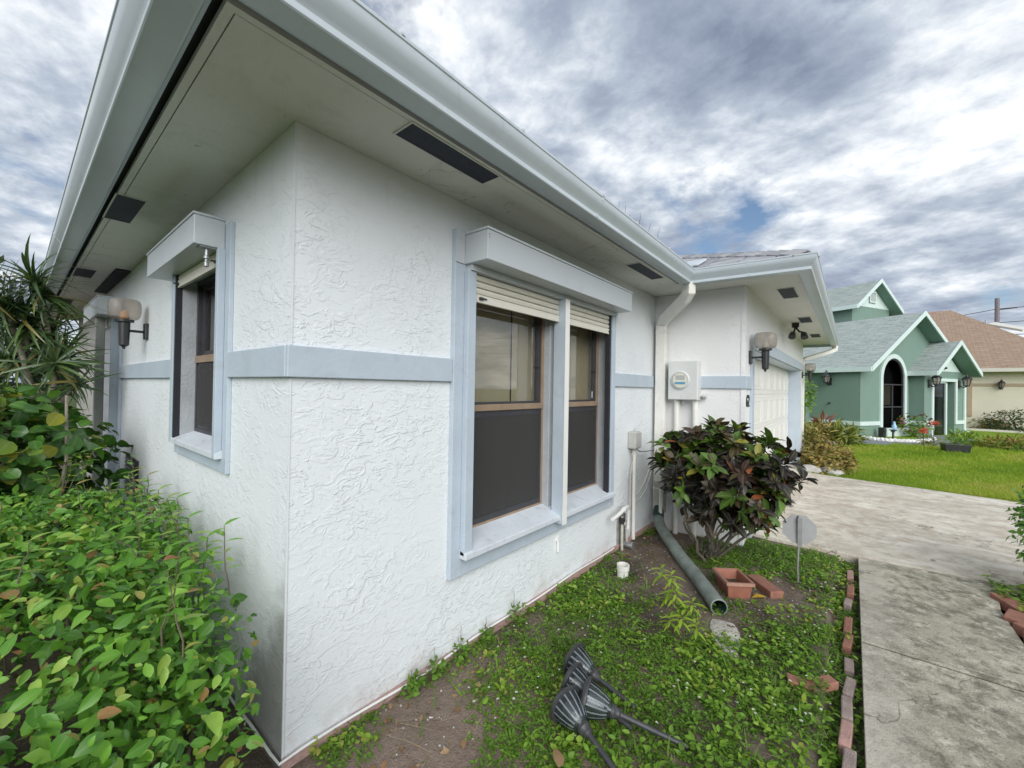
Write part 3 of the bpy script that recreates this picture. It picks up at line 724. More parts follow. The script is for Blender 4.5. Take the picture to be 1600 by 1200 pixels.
def win_side():
    w_ = MB()
    w_.box(-.020, 0, .648, .725, 1.015, 2.225); w_.box(-.020, 0, 1.545, 1.62, 1.015, 2.225); w_.box(-.019, 0, .725, 1.545, 1.015, 1.105)
    win = w_.build('window', M_TRIM, house, bevel=.003)
    MB().extrude([(.10, .705, 1.165), (-.05, .705, 1.112), (-.05, .705, 1.082), (.10, .705, 1.082)], (0, .85, 0)).build('sill', M_TRIM_OLD, win, bevel=.003)
    MB().box(-.015, .2, 1.513, 1.525, 1.115, 2.10).build('reveal', M_REVEAL, win)
    MB().box(-.015, .2, .745, .757, 1.115, 2.10).build('reveal', M_REVEAL, win)
    MB().box(-.002, .2, .757, 1.513, 2.075, 2.10).build('reveal', M_REVEAL, win)
    a, b = .757, 1.513
    fr = MB()
    for c in ((a, a+.02, 1.14, 2.075), (b-.02, b, 1.14, 2.075), (a+.02, b-.02, 1.14, 1.172), (a+.02, b-.02, 2.05, 2.075)): fr.box(.055, .10, c[0], c[1], c[2], c[3])
    fr.build('frame', M_DARKFR, win, bevel=.002)
    MB().box(.046, .092, a+.02, b-.02, 1.57, 1.612).build('meeting_rail', M_BRONZE, win, bevel=.002)
    for z0, z1, xx in ((1.612, 2.05, .08), (1.172, 1.57, .062)):
        d1 = MB()
        for c in ((a+.02, a+.045, z0, z1), (b-.06, b-.02, z0, z1), (a+.045, b-.06, z0, z0+.03), (a+.045, b-.06, z1-.03, z1)): d1.box(xx, xx+.022, c[0], c[1], c[2], c[3])
        d1.build('sash', M_DARKFR, win)
        MB().box(xx+.01, xx+.013, a+.045, b-.06, z0+.03, z1-.03).build('pane', M_GLASS, win)
    MB().box(.0555, .0565, a+.04, b-.05, 1.19, 1.56).build('screen', M_SCREEN, win)
    for k in range(4):
        y0 = a+(b-a)*k/4; y1 = a+(b-a)*(k+1)/4
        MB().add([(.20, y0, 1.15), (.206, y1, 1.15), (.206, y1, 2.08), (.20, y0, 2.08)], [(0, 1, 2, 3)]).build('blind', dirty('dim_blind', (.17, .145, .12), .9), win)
win_side()
# side entry behind the shrubs
for a in ((3.74, 3.93), (5.25, 5.36)): MB().box(-.024, 0, a[0], a[1], 0, 2.2).build('door_casing', M_TRIM, house, bevel=.003)
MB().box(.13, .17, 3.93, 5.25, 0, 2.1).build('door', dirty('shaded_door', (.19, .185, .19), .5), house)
dd = MB()
for y in (4.1, 4.55, 5.0): dd.box(.10, .13, y, y+.10, 0, 2.1)
dd.build('door_stile', M_REVEAL, house)
MB().box(-.165, -.10, 3.98, 4.06, 0, 2.0645).build('porch_post', dirty('grey_green_post', (.36, .375, .345), .6), house, bevel=.004)
hv = MB().box(-.012, .0, 2.84, 3.36, .47, .80).build('crawl_vent', M_BLACK, house)
for k in range(9): MB().obox((-.016, 3.1, .50+k*.034), (.006, 0, .004), (0, .245, 0), (-.001, 0, .002)).build('louvre', M_BLACK, hv)

# downspout in the inner corner
ds = MB()
def rect_tube(pts, wx, wy):
    """rectangular pipe along points; section spans wx along x and wy along y (or z when running flat)"""
    m = MB(); pts = [Vector(p) for p in pts]; rings = []
    for i, p in enumerate(pts):
        d = (pts[min(i+1, len(pts)-1)]-pts[max(i-1, 0)]).normalized()
        a = Vector((-.62, .78, 0)) if abs(d.z) < .97 else Vector((0, 1, 0)); a = Vector((0, 1, 0)) if i >= len(pts)-2 else Vector((.55, .83, 0)).normalized()
        a = (a-d*a.dot(d)).normalized(); b = d.cross(a).normalized()
        rings.append([p+a*wy*sa+b*wx*sb for sa, sb in ((-1, -1), (1, -1), (1, 1), (-1, 1))])
    v = [q for r in rings for q in r]; f = []
    for i in range(len(rings)-1):
        for j in range(4): f.append((i*4+j, i*4+(j+1) % 4, i*4+4+(j+1) % 4, i*4+4+j))
    f += [(3, 2, 1, 0), tuple(len(v)-4+k for k in range(4))]; m.add(v, f); return m
dsp = rect_tube([(3.30, -.465, 2.45), (3.30, -.465, 2.36), (3.345, -.42, 2.315), (3.60, -.145, 2.185), (3.672, -.088, 2.13), (3.672, -.088, .18)], .038, .052)
dsp = dsp.build('downspout', M_PVC, house, bevel=.008)
for z in (2.05, .42): MB().box(3.628, 3.718, -.145, -.031, z, z+.012).build('strap', M_PVC, dsp)
MB().box(3.632, 3.714, -.142, -.034, .175, .50).build('dirty_boot', M_OLDPVC, dsp, label='grimy lower boot')
rect_tube([(10.08, YG-.5, 2.42), (10.08, YG-.5, 2.34), (9.9, YG-.35, 2.26), (9.72, YG-.05, 2.15), (9.66, YG+.02, 2.1), (9.66, YG+.02, .1)], .036, .045).build('downspout', M_PVC, house, bevel=.006)
# house number
def text_obj(body, size, loc, rot, mat, parent, name, ext=.004):
    cu = bpy.data.curves.new(name, 'FONT'); cu.body = body; cu.size = size; cu.extrude = ext; cu.align_x = 'CENTER'
    t = bpy.data.objects.new(name, cu); COL.objects.link(t)
    me = bpy.data.meshes.new_from_object(t.evaluated_get(bpy.context.evaluated_depsgraph_get()))
    bpy.data.objects.remove(t); me.materials.clear(); me.materials.append(mat)
    o = bpy.data.objects.new(name, me); COL.objects.link(o); o.parent = parent
    o.location = Vector(loc)-root_origin(parent); o.rotation_euler = rot; return o
text_obj('62', .165, (3.868, YG-.004, 1.305), (R(90), 0, 0), M_BLACK, house, 'house_number')
# flat low vent on the garage roof slope
c0 = Vector((3.62, -.30, zg+.32*P5+.035))
fl = MB().obox(c0, up_s*.16, Vector((0, .20, 0)), nrm*.016).build('roof_vent', M_GUTTER, house, bevel=.03, label='flat pale vent on the garage slope')

# ================================================================== ROLLER SHUTTERS
def shutter_front():
    r = thing('roller_shutter', 'wide blue grey roller shutter box over the large double window', 'roller shutter', (1.75, 0, 2.1), 'roller shutters on the white house')
    MB().box(.862, 2.650, -.2, -.0305, 2.108, 2.262).build('shutter_box', M_SHBOX, r, bevel=.003)
    MB().box(.856, 2.656, -.206, -.0305, 2.2625, 2.274).build('lid', M_SHBOX, r)
    MB().box(.80, .86, -.036, -.031, 2.108, 2.285).build('end_plate', M_SHBOX, r)
    MB().box(.88, 2.635, -.075, -.031, 2.075, 2.107).build('guide_strip', M_SHBOX, r)
    MB().box(.866, .926, -.064, -.031, .552, 2.0745).build('guide_rail', M_TRIM, r, bevel=.003)
    MB().box(2.575, 2.640, -.064, -.031, .552, 2.0745).build('guide_rail', M_TRIM, r, bevel=.003)
    MB().box(2.545, 2.574, -.05, -.012, .575, 2.0745).build('rail_groove', M_SLOT, r)
    MB().box(1.772, 1.818, -.098, -.004, .508, 2.0745).build('centre_rail', M_TRIM, r, bevel=.002)
    MB().box(1.768, 1.8215, -.103, -.0985, .505, 2.0745).build('rail_face', M_WHITE, r)
    for (a, b) in ((.927, 1.771), (1.819, 2.574)):
        MB().box(a, b, -.046, -.030, 1.918, 1.962).build('bottom_bar', M_SLAT, r, bevel=.002)
        for k in range(3):
            z0 = 1.9655+k*.0365
            MB().extrude([(a, -.030, z0), (a, -.040, z0+.003), (a, -.045, z0+.017), (a, -.040, z0+.031), (a, -.030, z0+.034)], (b-a, 0, 0)).build('slat', M_SLAT, r)
    for x, s_ in ((.975, 1), (2.545, 1)):
        MB().box(x-.012, x+.014, -.058, -.046, 1.933, 1.947).build('lock', M_BLACK, r)
        MB().box(x+.014, x+.045, -.056, -.048, 1.940, 1.946).build('lock_bolt', M_BLACK, r)
    for x in (.868,):
        for z in (2.222, 2.236): MB().lathe((x+.006, -.2015, z), (0, -1, 0), [(0, .003), (.001, .003)], 8, True).build('rivet', M_BLACK, r)
shutter_front()
def shutter_side():
    r = thing('roller_shutter', 'short shutter box with hanging crank eye over the narrow side window', 'roller shutter', (0, 1.24, 2.1), 'roller shutters on the white house')
    MB().box(-.145, -.0205, .722, 1.762, 2.100, 2.236).build('shutter_box', M_SHBOX, r, bevel=.003)
    MB().box(-.150, -.0205, .717, 1.767, 2.2365, 2.247).build('lid', M_SHBOX, r)
    MB().box(-.052, -.0205, .706, .742, 1.085, 2.0995).build('guide_rail', M_TRIM, r, bevel=.002)
    MB().box(-.052, -.0205, 1.545, 1.60, 1.085, 2.0995).build('guide_rail', M_TRIM, r, bevel=.002)
    MB().box(-.046, -.016, 1.520, 1.544, 1.115, 2.0995).build('rail_groove', M_SLOT, r)
    MB().box(-.040, -.024, .743, 1.519, 2.022, 2.066).build('bottom_bar', M_SLAT, r)
    for k in range(1):
        MB().extrude([(-.024, .743, 2.0685), (-.034, .743, 2.071), (-.039, .743, 2.084), (-.034, .743, 2.0985), (-.024, .743, 2.0985)], (0, .776, 0)).build('slat', M_SLAT, r)
    for y in (.765, 1.50):
        MB().box(-.052, -.040, y-.012, y+.012, 2.035, 2.048).build('lock', M_BLACK, r)
        MB().box(-.066, -.052, y-.006, y+.006, 2.040, 2.046).build('lock_bolt', M_BLACK, r)
    e = MB().box(-.118, -.052, .735, .79, 2.094, 2.0995); e.build('crank_plate', M_GALV, r)
    MB().tube([(-.085, .76, 2.094), (-.085, .76, 2.060)], .008, 8).build('crank_shaft', M_GALV, r)
    MB().lathe((-.085, .76, 2.062), (0, 0, -1), [(0, .006), (.004, .012), (.016, .012), (.020, .007), (.03, .007), (.034, .010), (.052, .010), (.056, .004)], 12, True).build('crank_eye', M_GALV, r, smooth=True)
shutter_side()
r = thing('roller_shutter', 'far shutter box above the side entry behind the dracaena', 'roller shutter', (0, 4.3, 2.1), 'roller shutters on the white house')
MB().box(-.185, -.0245, 3.68, 4.85, 2.065, 2.225).build('shutter_box', M_SHBOX, r, bevel=.003)
MB().box(-.190, -.0245, 3.675, 4.855, 2.2255, 2.235).build('lid', M_SHBOX, r)
MB().box(-.08, -.045, 3.86, 4.8, 1.98, 2.0645).build('bottom_bar', M_SLAT, r)
MB().box(-.075, -.0245, 3.815, 3.86, 0, 2.0645).build('guide_rail', M_TRIM, r)

# ================================================================== WALL LANTERNS
def lantern(loc, out, label, amber=False):
    """loc: centre of the back plate on the wall; out: unit vector away from the wall"""
    out = Vector(out); sd = Vector((0, 0, 1)).cross(out); L0 = Vector(loc); up = Vector((0, 0, 1))
    t = thing('wall_lantern', label, 'wall lantern', loc, 'smoked lanterns on the white house')
    MB().obox(L0+out*.011, out*.011, sd*.042, up*.062).build('back_plate', M_BLACK, t, bevel=.005)
    MB().tube([L0+out*.02-up*.005, L0+out*.135-up*.005], .010, 8).build('arm', M_BLACK, t)
    c = L0+out*.135
    MB().lathe(c+up*.055, (0, 0, -1), [(0, .034), (.17, .030), (.178, .02), (.185, .010), (.20, .008), (.202, .002)], 14, True).build('stem', M_BLACK, t, smooth=True)
    MB().lathe(c+up*.078, (0, 0, -1), [(0, .056), (.018, .056), (.022, .04)], 18, True).build('cup', M_BLACK, t, smooth=True)
    # rounded-square globe: superellipse sections
    v = []; f = []; n = 28; prof = [(0, .062), (.005, .076), (.018, .086), (.05, .092), (.085, .094), (.118, .091), (.138, .084), (.148, .070), (.152, .045), (.153, .002)]
    for h_, r_ in prof:
        for j in range(n):
            a = 2*PI*j/n; ca, sa = math.cos(a), math.sin(a); k = (abs(ca)**3.4+abs(sa)**3.4)**(-1/3.4)
            v.append(c+up*(.080+h_)+out*(r_*k*ca)+sd*(r_*k*sa))
    for i in range(len(prof)-1):
        for j in range(n): f.append((i*n+j, i*n+(j+1) % n, (i+1)*n+(j+1) % n, (i+1)*n+j))
    MB().add(v, f).build('globe', M_SMOKED, t, smooth=True)
    MB().lathe(c+up*.079, (0, 0, 1), [(0, .022), (.012, .030), (.05, .024), (.072, .006)], 12, True).build('bulb', M_AMBER if amber else M_PVC, t, smooth=True)
    return t
lantern((0, 2.62, 1.84), (-1, 0, 0), 'smoked wall lantern with amber bulb beside the narrow side window', True)
lantern((3.945, YG, 1.79), (0, -1, 0), 'smoked wall lantern on the garage corner above the house number')
lantern((9.40, YG, 1.80), (0, -1, 0), 'smoked wall lantern at the far end of the garage front')

# ================================================================== UTILITIES ON THE WALL
t = thing('electric_meter', 'pale grey electric meter box with round glass meter and two conduits', 'electric meter', (3.72, -.33, 0))
MB().box(3.60, 3.72, -.475, -.185, 1.355, 1.748).build('meter_box', M_METER, t, bevel=.006)
MB().box(3.592, 3.60, -.470, -.190, 1.362, 1.742).build('cover', M_METER, t, bevel=.004)
MB().lathe((3.592, -.312, 1.555), (-1, 0, 0), [(0, .090), (.016, .090), (.020, .082), (.022, .078)], 28).build('ring', M_METER, t, smooth=True)
MB().lathe((3.58, -.312, 1.555), (-1, 0, 0), [(0, .076), (.004, .076)], 28, True).build('dial', dirty('dial_cream', (.72, .71, .62), .5, .1, 30), t)
MB().box(3.572, 3.578, -.355, -.270, 1.560, 1.602).build('dial_plate', M_GREYPL, t)
MB().box(3.570, 3.577, -.362, -.262, 1.516, 1.536).build('label_band', Mat('blue_band', (.12, .33, .5), .5).m, t)
MB().lathe((3.566, -.312, 1.555), (-1, 0, 0), [(0, .078), (.03, .074), (.055, .060), (.068, .03), (.07, .001)], 28).build('glass_dome', glass_mat('meter_glass', (.95, .96, .96), 1.2), t, smooth=True)
for y in (-.253, -.432): MB().tube([(3.67, y, 1.355), (3.67, y, -.05)], .027, 12).build('conduit', M_PVC, t, smooth=True)
MB().lathe((3.68, -.505, 1.40), (0, -1, 0), [(-.03, .014), (0, .014), (0, .026), (.03, .026)], 12, True).build('knockout_cap', M_METER, t, smooth=True)
MB().tube([(3.66, -.32, 1.355), (3.66, -.32, 1.32)], .012, 8).build('seal', M_GREYPL, t)
t = thing('phone_box', 'small grey utility box with conduit running down the wall', 'utility box', (3.12, 0, 0))
MB().box(3.05, 3.175, -.085, 0, .892, 1.055).build('box', M_GREYPL, t, bevel=.012)
MB().box(3.055, 3.170, -.090, -.0855, .905, 1.045).build('lid', M_GREYPL, t, bevel=.008)
MB().tube([(3.11, -.05, 1.055), (3.11, -.05, 1.085)], .008, 8).build('nipple', M_GREYPL, t)
MB().tube([(3.145, -.03, .89), (3.145, -.03, .02)], .018, 10).build('conduit', M_PVC, t, smooth=True)
MB().tube([(3.10, -.035, .89), (3.075, -.04, .83), (3.10, -.03, .77), (3.085, -.03, .70), (3.06, -.03, .62), (3.05, -.03, .34), (3.06, -.03, .22)], .006, 6).build('wire', M_GREYPL, t)
MB().tube([(3.13, -.05, .89), (3.2, -.06, .855), (3.35, -.06, .84), (3.52, -.08, .835)], .004, 6).build('wire', M_BLACK, t)
MB().tube([(3.16, -.02, .42), (3.3, -.015, .44), (3.45, -.015, .52), (3.6, -.015, .68)], .005, 6).build('wire', M_PVC, t)
MB().tube([(3.16, -.02, .36), (3.32, -.015, .37), (3.48, -.015, .43), (3.64, -.015, .62)], .005, 6).build('wire', M_PVC, t)
t = thing('drain_pipe', 'bent white plastic drain pipe sticking out of the wall below the window', 'pipe', (2.85, 0, 0))
MB().tube([(2.58, -.085, .352), (2.66, -.085, .36), (2.74, -.085, .372), (2.80, -.082, .385)], .017, 10).build('spout', M_WHITE, t, smooth=True)
MB().tube([(2.80, -.082, .385), (2.86, -.08, .39), (2.915, -.075, .385), (2.935, -.07, .35), (2.935, -.065, .18)], [.021, .019, .017, .015, .015], 10).build('elbow', M_WHITE, t, smooth=True)
t = thing('water_valve', 'small metal hose valve and stubs at the foot of the wall', 'valve', (2.9, 0, 0))
MB().tube([(2.86, -.045, .30), (2.86, -.045, -.03)], .013, 8).build('riser', M_OLDPVC, t)
MB().lathe((2.86, -.045, .235), (0, 0, 1), [(0, .014), (.01, .024), (.05, .024), (.06, .014)], 12, True).build('coupling', M_BLACK, t, smooth=True)
MB().lathe((2.86, -.05, .245), (0, -1, 0), [(.018, .010), (.022, .018), (.03, .018)], 10, True).build('handle', M_OLDPVC, t)
MB().lathe((2.93, -.07, .035), (0, -1, 0), [(-.03, .028), (.03, .028), (.034, .034), (.05, .034)], 14, True).build('valve_body', M_GALV, t, smooth=True)
MB().tube([(2.93, -.06, .06), (2.94, -.05, .16)], .010, 8).build('stub', M_OLDPVC, t)
MB().box(2.84, 3.0, -.014, -.001, .02, .30).build('backing_board', dirty('stained_board', (.25, .24, .225), .9, .3, 14), t)
t = thing('pipe_stub', 'short white stub fitting on the wall below the window', 'pipe stub', (1.86, 0, .3))
MB().tube([(1.855, -.012, .365), (1.855, -.012, .275)], .009, 8).build('stub', M_WHITE, t)
MB().box(1.842, 1.885, -.02, 0, .352, .372).build('clip', M_WHITE, t)
o = MB().tube([(3.56, -.14, .44), (3.56, -.14, .0)], .018, 10).build('standpipe', M_PVC, smooth=True); tag(o, 'thin white standpipe beneath the downspout in the corner', 'pipe')
pts = [(-.022, 3.0, .04)]+[(-.022, y, .045+.008*math.sin(y*9)) for y in np.linspace(2.6, .05, 14)]+[(-.018, -.02, .047)]+[(x, -.021, .048+.006*math.sin(x*6.3+1)-.010*math.exp(-((x-.62)/.2)**2)) for x in np.linspace(.06, 2.75, 40)]
o = MB().tube(pts, .0055, 6).build('cable', M_WHITE, smooth=True); tag(o, 'thin white cable running along the foot of the wall', 'cable')
t = thing('flood_light', 'black twin flood light under the garage soffit', 'flood light', (6.5, -1.0, HZ))
MB().lathe((6.5, -1.0, HZ), (0, 0, -1), [(0, .045), (.06, .045), (.07, .03)], 14, True).build('base', M_BLACK, t, smooth=True)
for dy, dx in ((-.10, -.05), (.02, -.12)):
    MB().tube([(6.5, -1.0, HZ-.06), (6.5+dx*.5, -1.0+dy*.5, HZ-.13), (6.5+dx, -1.0+dy, HZ-.15)], .013, 8).build('arm', M_BLACK, t)
    MB().lathe((6.5+dx, -1.0+dy, HZ-.15), (dx*1.2-.1, dy*.6, -.28), [(0, .015), (.015, .035), (.075, .045), (.095, .045), (.097, .038)], 14, True).build('lamp_head', M_BLACK, t, smooth=True)

# ================================================================== NEIGHBOUR: SAGE GREEN HOUSE
ga = R(-28); E1 = Vector((math.cos(ga), math.sin(ga), 0)); E2 = Vector((-math.sin(ga), math.cos(ga), 0)); G0 = Vector((17.28, -1.84, 0))
def G(s, t_, z): return G0+E1*s+E2*t_+Vector((0, 0, z))
gh = thing('house', 'sage green house with gabled roof and tall arched window', 'house', G0)
def gbox(m, *a): return m.fbox(lambda s, t_, z: G(s, t_, z), *a)
# front wall with arched opening
AC, AW, AS, AT, AZ0 = 1.90, .66, 1.98, 2.70, .28       # arch centre, half width, spring line, top, sill
def arch(hw, z0, zs, zt, n=16):
    pts = [(AC-hw, z0), (AC+hw, z0)]+[(AC+hw*math.cos(a), zs+(zt-zs)*math.sin(a)) for a in [PI*i/n for i in range(n+1)]]
    return pts
def front_wall():
    m = MB(); inner = arch(AW, AZ0, AS, AT)
    # outline of the gable wall as strips left, right and above the opening
    def gz(s): return 2.30+min(s, 6-s)*.66
    for x0, x1 in ((0, AC-AW), (AC+AW, 6.0)):
        k = 6; xs = [x0+(x1-x0)*i/k for i in range(k+1)]
        for a, b in zip(xs[:-1], xs[1:]):
            m.add([G(a, 0, -.1), G(b, 0, -.1), G(b, 0, gz(b)), G(a, 0, gz(a))], [(0, 1, 2, 3)])
    m.add([G(AC-AW, 0, -.1), G(AC+AW, 0, -.1), G(AC+AW, 0, AZ0), G(AC-AW, 0, AZ0)], [(0, 1, 2, 3)])
    arc = inner[2:]
    for p, q in zip(arc[:-1], arc[1:]):
        m.add([G(p[0], 0, p[1]), G(p[0], 0, gz(p[0])), G(q[0], 0, gz(q[0])), G(q[0], 0, q[1])], [(0, 1, 2, 3)])
    return m
front_wall().build('wall', M_GREEN, gh)
m = MB(); gbox(m, 0, .2, .01, 1.6, -.1, 2.35); m.build('wall', M_GREEN, gh)
m = MB(); gbox(m, .25, 6.0, .4, 11, -.1, 2.3); m.build('wall', M_GREEN, gh)
m = MB(); gbox(m, 6.0, 6.2, 0, 11, -.1, 2.3); m.build('wall', M_GREEN, gh)
m = MB(); gbox(m, -6, .25, 1.6, 11, -.1, 2.3); m.build('wall', M_GREEN, gh)
# arched window
def band(m, pin, pout, t0, t1):
    n = len(pin)
    for i in range(n-1):
        a, b, c, d = pin[i], pin[i+1], pout[i+1], pout[i]
        v = [G(q[0], tt, q[1]) for tt in (t0, t1) for q in (a, b, c, d)]
        m.add(v, [(0, 1, 2, 3), (7, 6, 5, 4), (0, 4, 5, 1), (1, 5, 6, 2), (2, 6, 7, 3), (3, 7, 4, 0)])
def arcpts(hw, z0, zs, zt): return [(AC-hw, z0)]+[(AC-hw*math.cos(a), zs+(zt-zs)*math.sin(a)) for a in [PI*i/18 for i in range(19)]]+[(AC+hw, z0)]
m = MB(); band(m, arcpts(AW, AZ0, AS, AT), arcpts(AW+.15, .03, AS, AT+.15), -.045, .0); aw = m.build('arched_window', M_MINT, gh)
m = MB(); band(m, arcpts(AW-.05, AZ0, AS, AT-.05), arcpts(AW, AZ0, AS, AT), -.01, .05); m.build('frame', M_DARKFR, aw)
m = MB(); ar = arcpts(AW-.05, AZ0, AS, AT-.05); m.add([G(p[0], .035, p[1]) for p in ar], [tuple(range(len(ar)))]); m.build('pane', M_DGLASS, aw)
m = MB(); gbox(m, AC-AW+.05, AC+AW-.05, .06, .07, .30, 1.0); m.build('dark_shade', M_SCREEN, aw)
for z0, z1 in ((1.76, 1.80), (.98, 1.02)):
    m = MB(); gbox(m, AC-AW+.03, AC+AW-.03, .0, .03, z0, z1); m.build('glazing_bar', M_DARKFR, aw)
m = MB(); gbox(m, AC-.02, AC+.02, .0, .03, .30, 1.76); m.build('glazing_bar', M_DARKFR, aw)
m = MB(); gbox(m, AC-.52, AC-.08, .16, .17, 1.05, 1.75); m.build('curtain', M_CURTAIN, aw)
m = MB(); gbox(m, AC+.02, AC+.5, .30, .31, 1.05, 1.75); m.build('curtain', M_CURTAIN, aw)
m = MB(); gbox(m, AC-AW-.1, AC+AW+.1, .32, .36, .0, 2.8); gbox(m, AC-AW-.1, AC-AW-.06, .02, .32, 0, 2.8); gbox(m, AC+AW+.06, AC+AW+.1, .02, .32, 0, 2.8); gbox(m, AC-AW-.1, AC+AW+.1, .02, .32, 2.8, 2.84); m.build('room_back', M_INDARK, aw)
m = MB(); gbox(m, AC-AW-.1, AC+AW+.1, -.22, -.045, .0, AZ0); m.build('sill', M_MINT, aw, bevel=.01)
# belt
for a in ((-.03, AC-AW-.15, -.035, 0), (AC+AW+.15, 2.90, -.035, 0)):
    m = MB(); gbox(m, *a, .375, .51); m.build('belt_trim', M_MINT, gh, bevel=.004)
m = MB(); gbox(m, -.035, 0, .0, 1.6, .375, .51); m.build('belt_trim', M_MINT, gh, bevel=.004)
# entry block
ES0, ES1, ET = 2.93, 5.60, -.42; DS0, DS1 = 3.48, 4.98
for a in ((ES0, DS0), (DS1, ES1)):
    m = MB(); gbox(m, a[0], a[1], ET, -.005, -.1, 2.3); m.build('wall', M_GREEN, gh)
m = MB(); gbox(m, DS0, DS1, ET, -.005, 2.02, 2.3); m.build('wall', M_GREEN, gh)
for a in ((ES0-.035, ES0-.001, ET-.035, -.036), (ES0, DS0-.12, ET-.035, ET), (DS1+.12, ES1+.03, ET-.035, ET)):
    m = MB(); gbox(m, *a, .375, .51); m.build('belt_trim', M_MINT, gh, bevel=.004)
m = MB(); gbox(m, DS0-.12, DS0, ET-.045, ET, .0, 2.04); gbox(m, DS1, DS1+.12, ET-.045, ET, .375, 2.04); gbox(m, DS0, DS1, ET-.045, ET, 1.93, 2.04)
dt = m.build('door_surround', M_MINT, gh, bevel=.004)
m = MB(); gbox(m, DS0, DS1, .25, .3, -.05, 2.1); m.build('front_door', dirty('dark_door', (.035, .03, .035), .3, .3, 3), gh)
m = MB(); gbox(m, DS0+.95, DS0+1.05, ET+.02, ET+.12, .0, 1.93); gbox(m, DS0, DS0+1.05, ET+.02, ET+.12, 1.87, 1.925); m.build('screen_door_frame', M_MINT, gh)
m = MB(); gbox(m, DS0, DS0+.95, ET+.06, ET+.07, .0, 1.87); m.build('screen_door', M_DGLASS, gh)
m = MB(); gbox(m, DS0+1.05, DS1, -.1, -.06, -.05, 2.0); m.build('side_panel', M_GREEN, gh)
m = MB(); gbox(m, DS0, DS1, ET+.02, .25, 2.0, 2.02); m.build('entry_ceiling', M_GREENSH, gh)
m = MB(); m.tube([G(5.66, ET-.02, 2.2), G(5.66, ET-.02, .12), G(5.75, ET-.14, .05)], .05, 8); m.build('downspout', M_MINT, gh)
# roofs: each slope its own part, with rake boards
def slope(name, a, b, c, d, mat, parent=None, uvd=(0, 1), th=.10, und=None):
    """quad a-b along the eave, c-d along the ridge; slab of thickness th"""
    a, b, c, d = map(Vector, (a, b, c, d)); n = (b-a).cross(d-a).normalized(); n = n if n.z > 0 else -n
    e = (b-a).normalized(); sdir = n.cross(e); m_ = MB()
    m_.add([a, b, c, d, a-n*.02, b-n*.02, c-n*.02, d-n*.02], [(0, 1, 2, 3), (7, 6, 5, 4), (0, 4, 5, 1), (1, 5, 6, 2), (2, 6, 7, 3), (3, 7, 4, 0)])
    o = m_.build(name, mat, parent, uvfn=lambda p: ((p-a).dot(e), (p-a).dot(sdir)))
    u = MB(); k = n*.022; kk = n*(.022+th)
    u.add([a-k, b-k, c-k, d-k, a-kk, b-kk, c-kk, d-kk], [(0, 1, 2, 3), (7, 6, 5, 4), (0, 4, 5, 1), (1, 5, 6, 2), (2, 6, 7, 3), (3, 7, 4, 0)])
    u.build('roof_deck', und or M_GREENSH, o)
    return o
def gable_roof(sc, hw, t0, t1, zr, ze_, rake=True, parent=gh, wall=None, over=.0, fas=True):
    slope('roof_slope', G(sc-hw, t0, ze_), G(sc-hw, t1, ze_), G(sc, t1, zr), G(sc, t0, zr), M_SHG, parent)
    slope('roof_slope', G(sc+hw, t1, ze_), G(sc+hw, t0, ze_), G(sc, t0, zr), G(sc, t1, zr), M_SHG, parent)
    for sg in (-1, 1):                                     # white rake boards and eave fascia
        m = MB(); h_ = .15
        v = [G(sc+sg*hw, tt, ze_+dz) for tt in (t0-.03, t0) for dz in (.03, -h_+.02)]+[G(sc, tt, zr+dz) for tt in (t0-.03, t0) for dz in (.03, -h_+.02)]
        m.add(v, [(0, 1, 5, 4), (2, 6, 7, 3), (0, 4, 6, 2), (1, 3, 7, 5), (0, 2, 3, 1), (4, 5, 7, 6)]); m.build('rake_board', M_MINT, parent)
        if fas:
            m = MB(); a = sc+sg*hw; gbox(m, min(a, a+sg*.04), max(a, a+sg*.04), t0, t1, ze_-.13, ze_+.03); m.build('eave_fascia', M_MINT, parent)
gable_roof(3.0, 3.15, -.40, 11, 4.36, 2.30)
gable_roof(4.26, 1.52, -.85, 1.1, 3.36, 2.24)
m = MB(); m.add([G(4.26-1.1, ET-.005, 2.3), G(4.26+1.1, ET-.005, 2.3), G(4.26, ET-.005, 3.1)], [(0, 1, 2)]); m.build('gable_panel', M_MINT, gh)
m = MB(); gbox(m, 4.16, 4.36, ET-.03, ET-.006, 2.62, 2.86); m.build('gable_vent', dirty('grey_vent', (.5, .55, .56), .6), gh)
slope('roof_slope', G(-6, 1.3, 2.28), G(-.1, 1.3, 2.28), G(-.1, 6, 4.2), G(-6, 6, 4.2), M_SHG, gh)
# high dormer behind
gable_roof(4.80, 1.62, 1.75, 8, 6.22, 5.02)
m = MB(); gbox(m, 3.45, 6.1, 2.1, 8, 2.6, 5.1); m.build('dormer_wall', M_GREEN, gh)
m = MB(); m.add([G(3.45, 2.09, 5.1), G(6.1, 2.09, 5.1), G(4.8, 2.09, 6.05)], [(0, 1, 2)]); m.build('gable_panel', M_MINT, gh)
m = MB(); gbox(m, 4.62, 4.98, 2.05, 2.085, 5.35, 5.72); gv = m.build('gable_vent', dirty('grey_vent2', (.42, .46, .47), .6), gh)
m = MB(); gbox(m, 4.57, 5.03, 2.03, 2.05, 5.30, 5.35); gbox(m, 4.57, 5.03, 2.03, 2.05, 5.72, 5.77); gbox(m, 4.57, 4.62, 2.03, 2.05, 5.35, 5.72); gbox(m, 4.98, 5.03, 2.03, 2.05, 5.35, 5.72); m.build('vent_frame', M_MINT, gv)
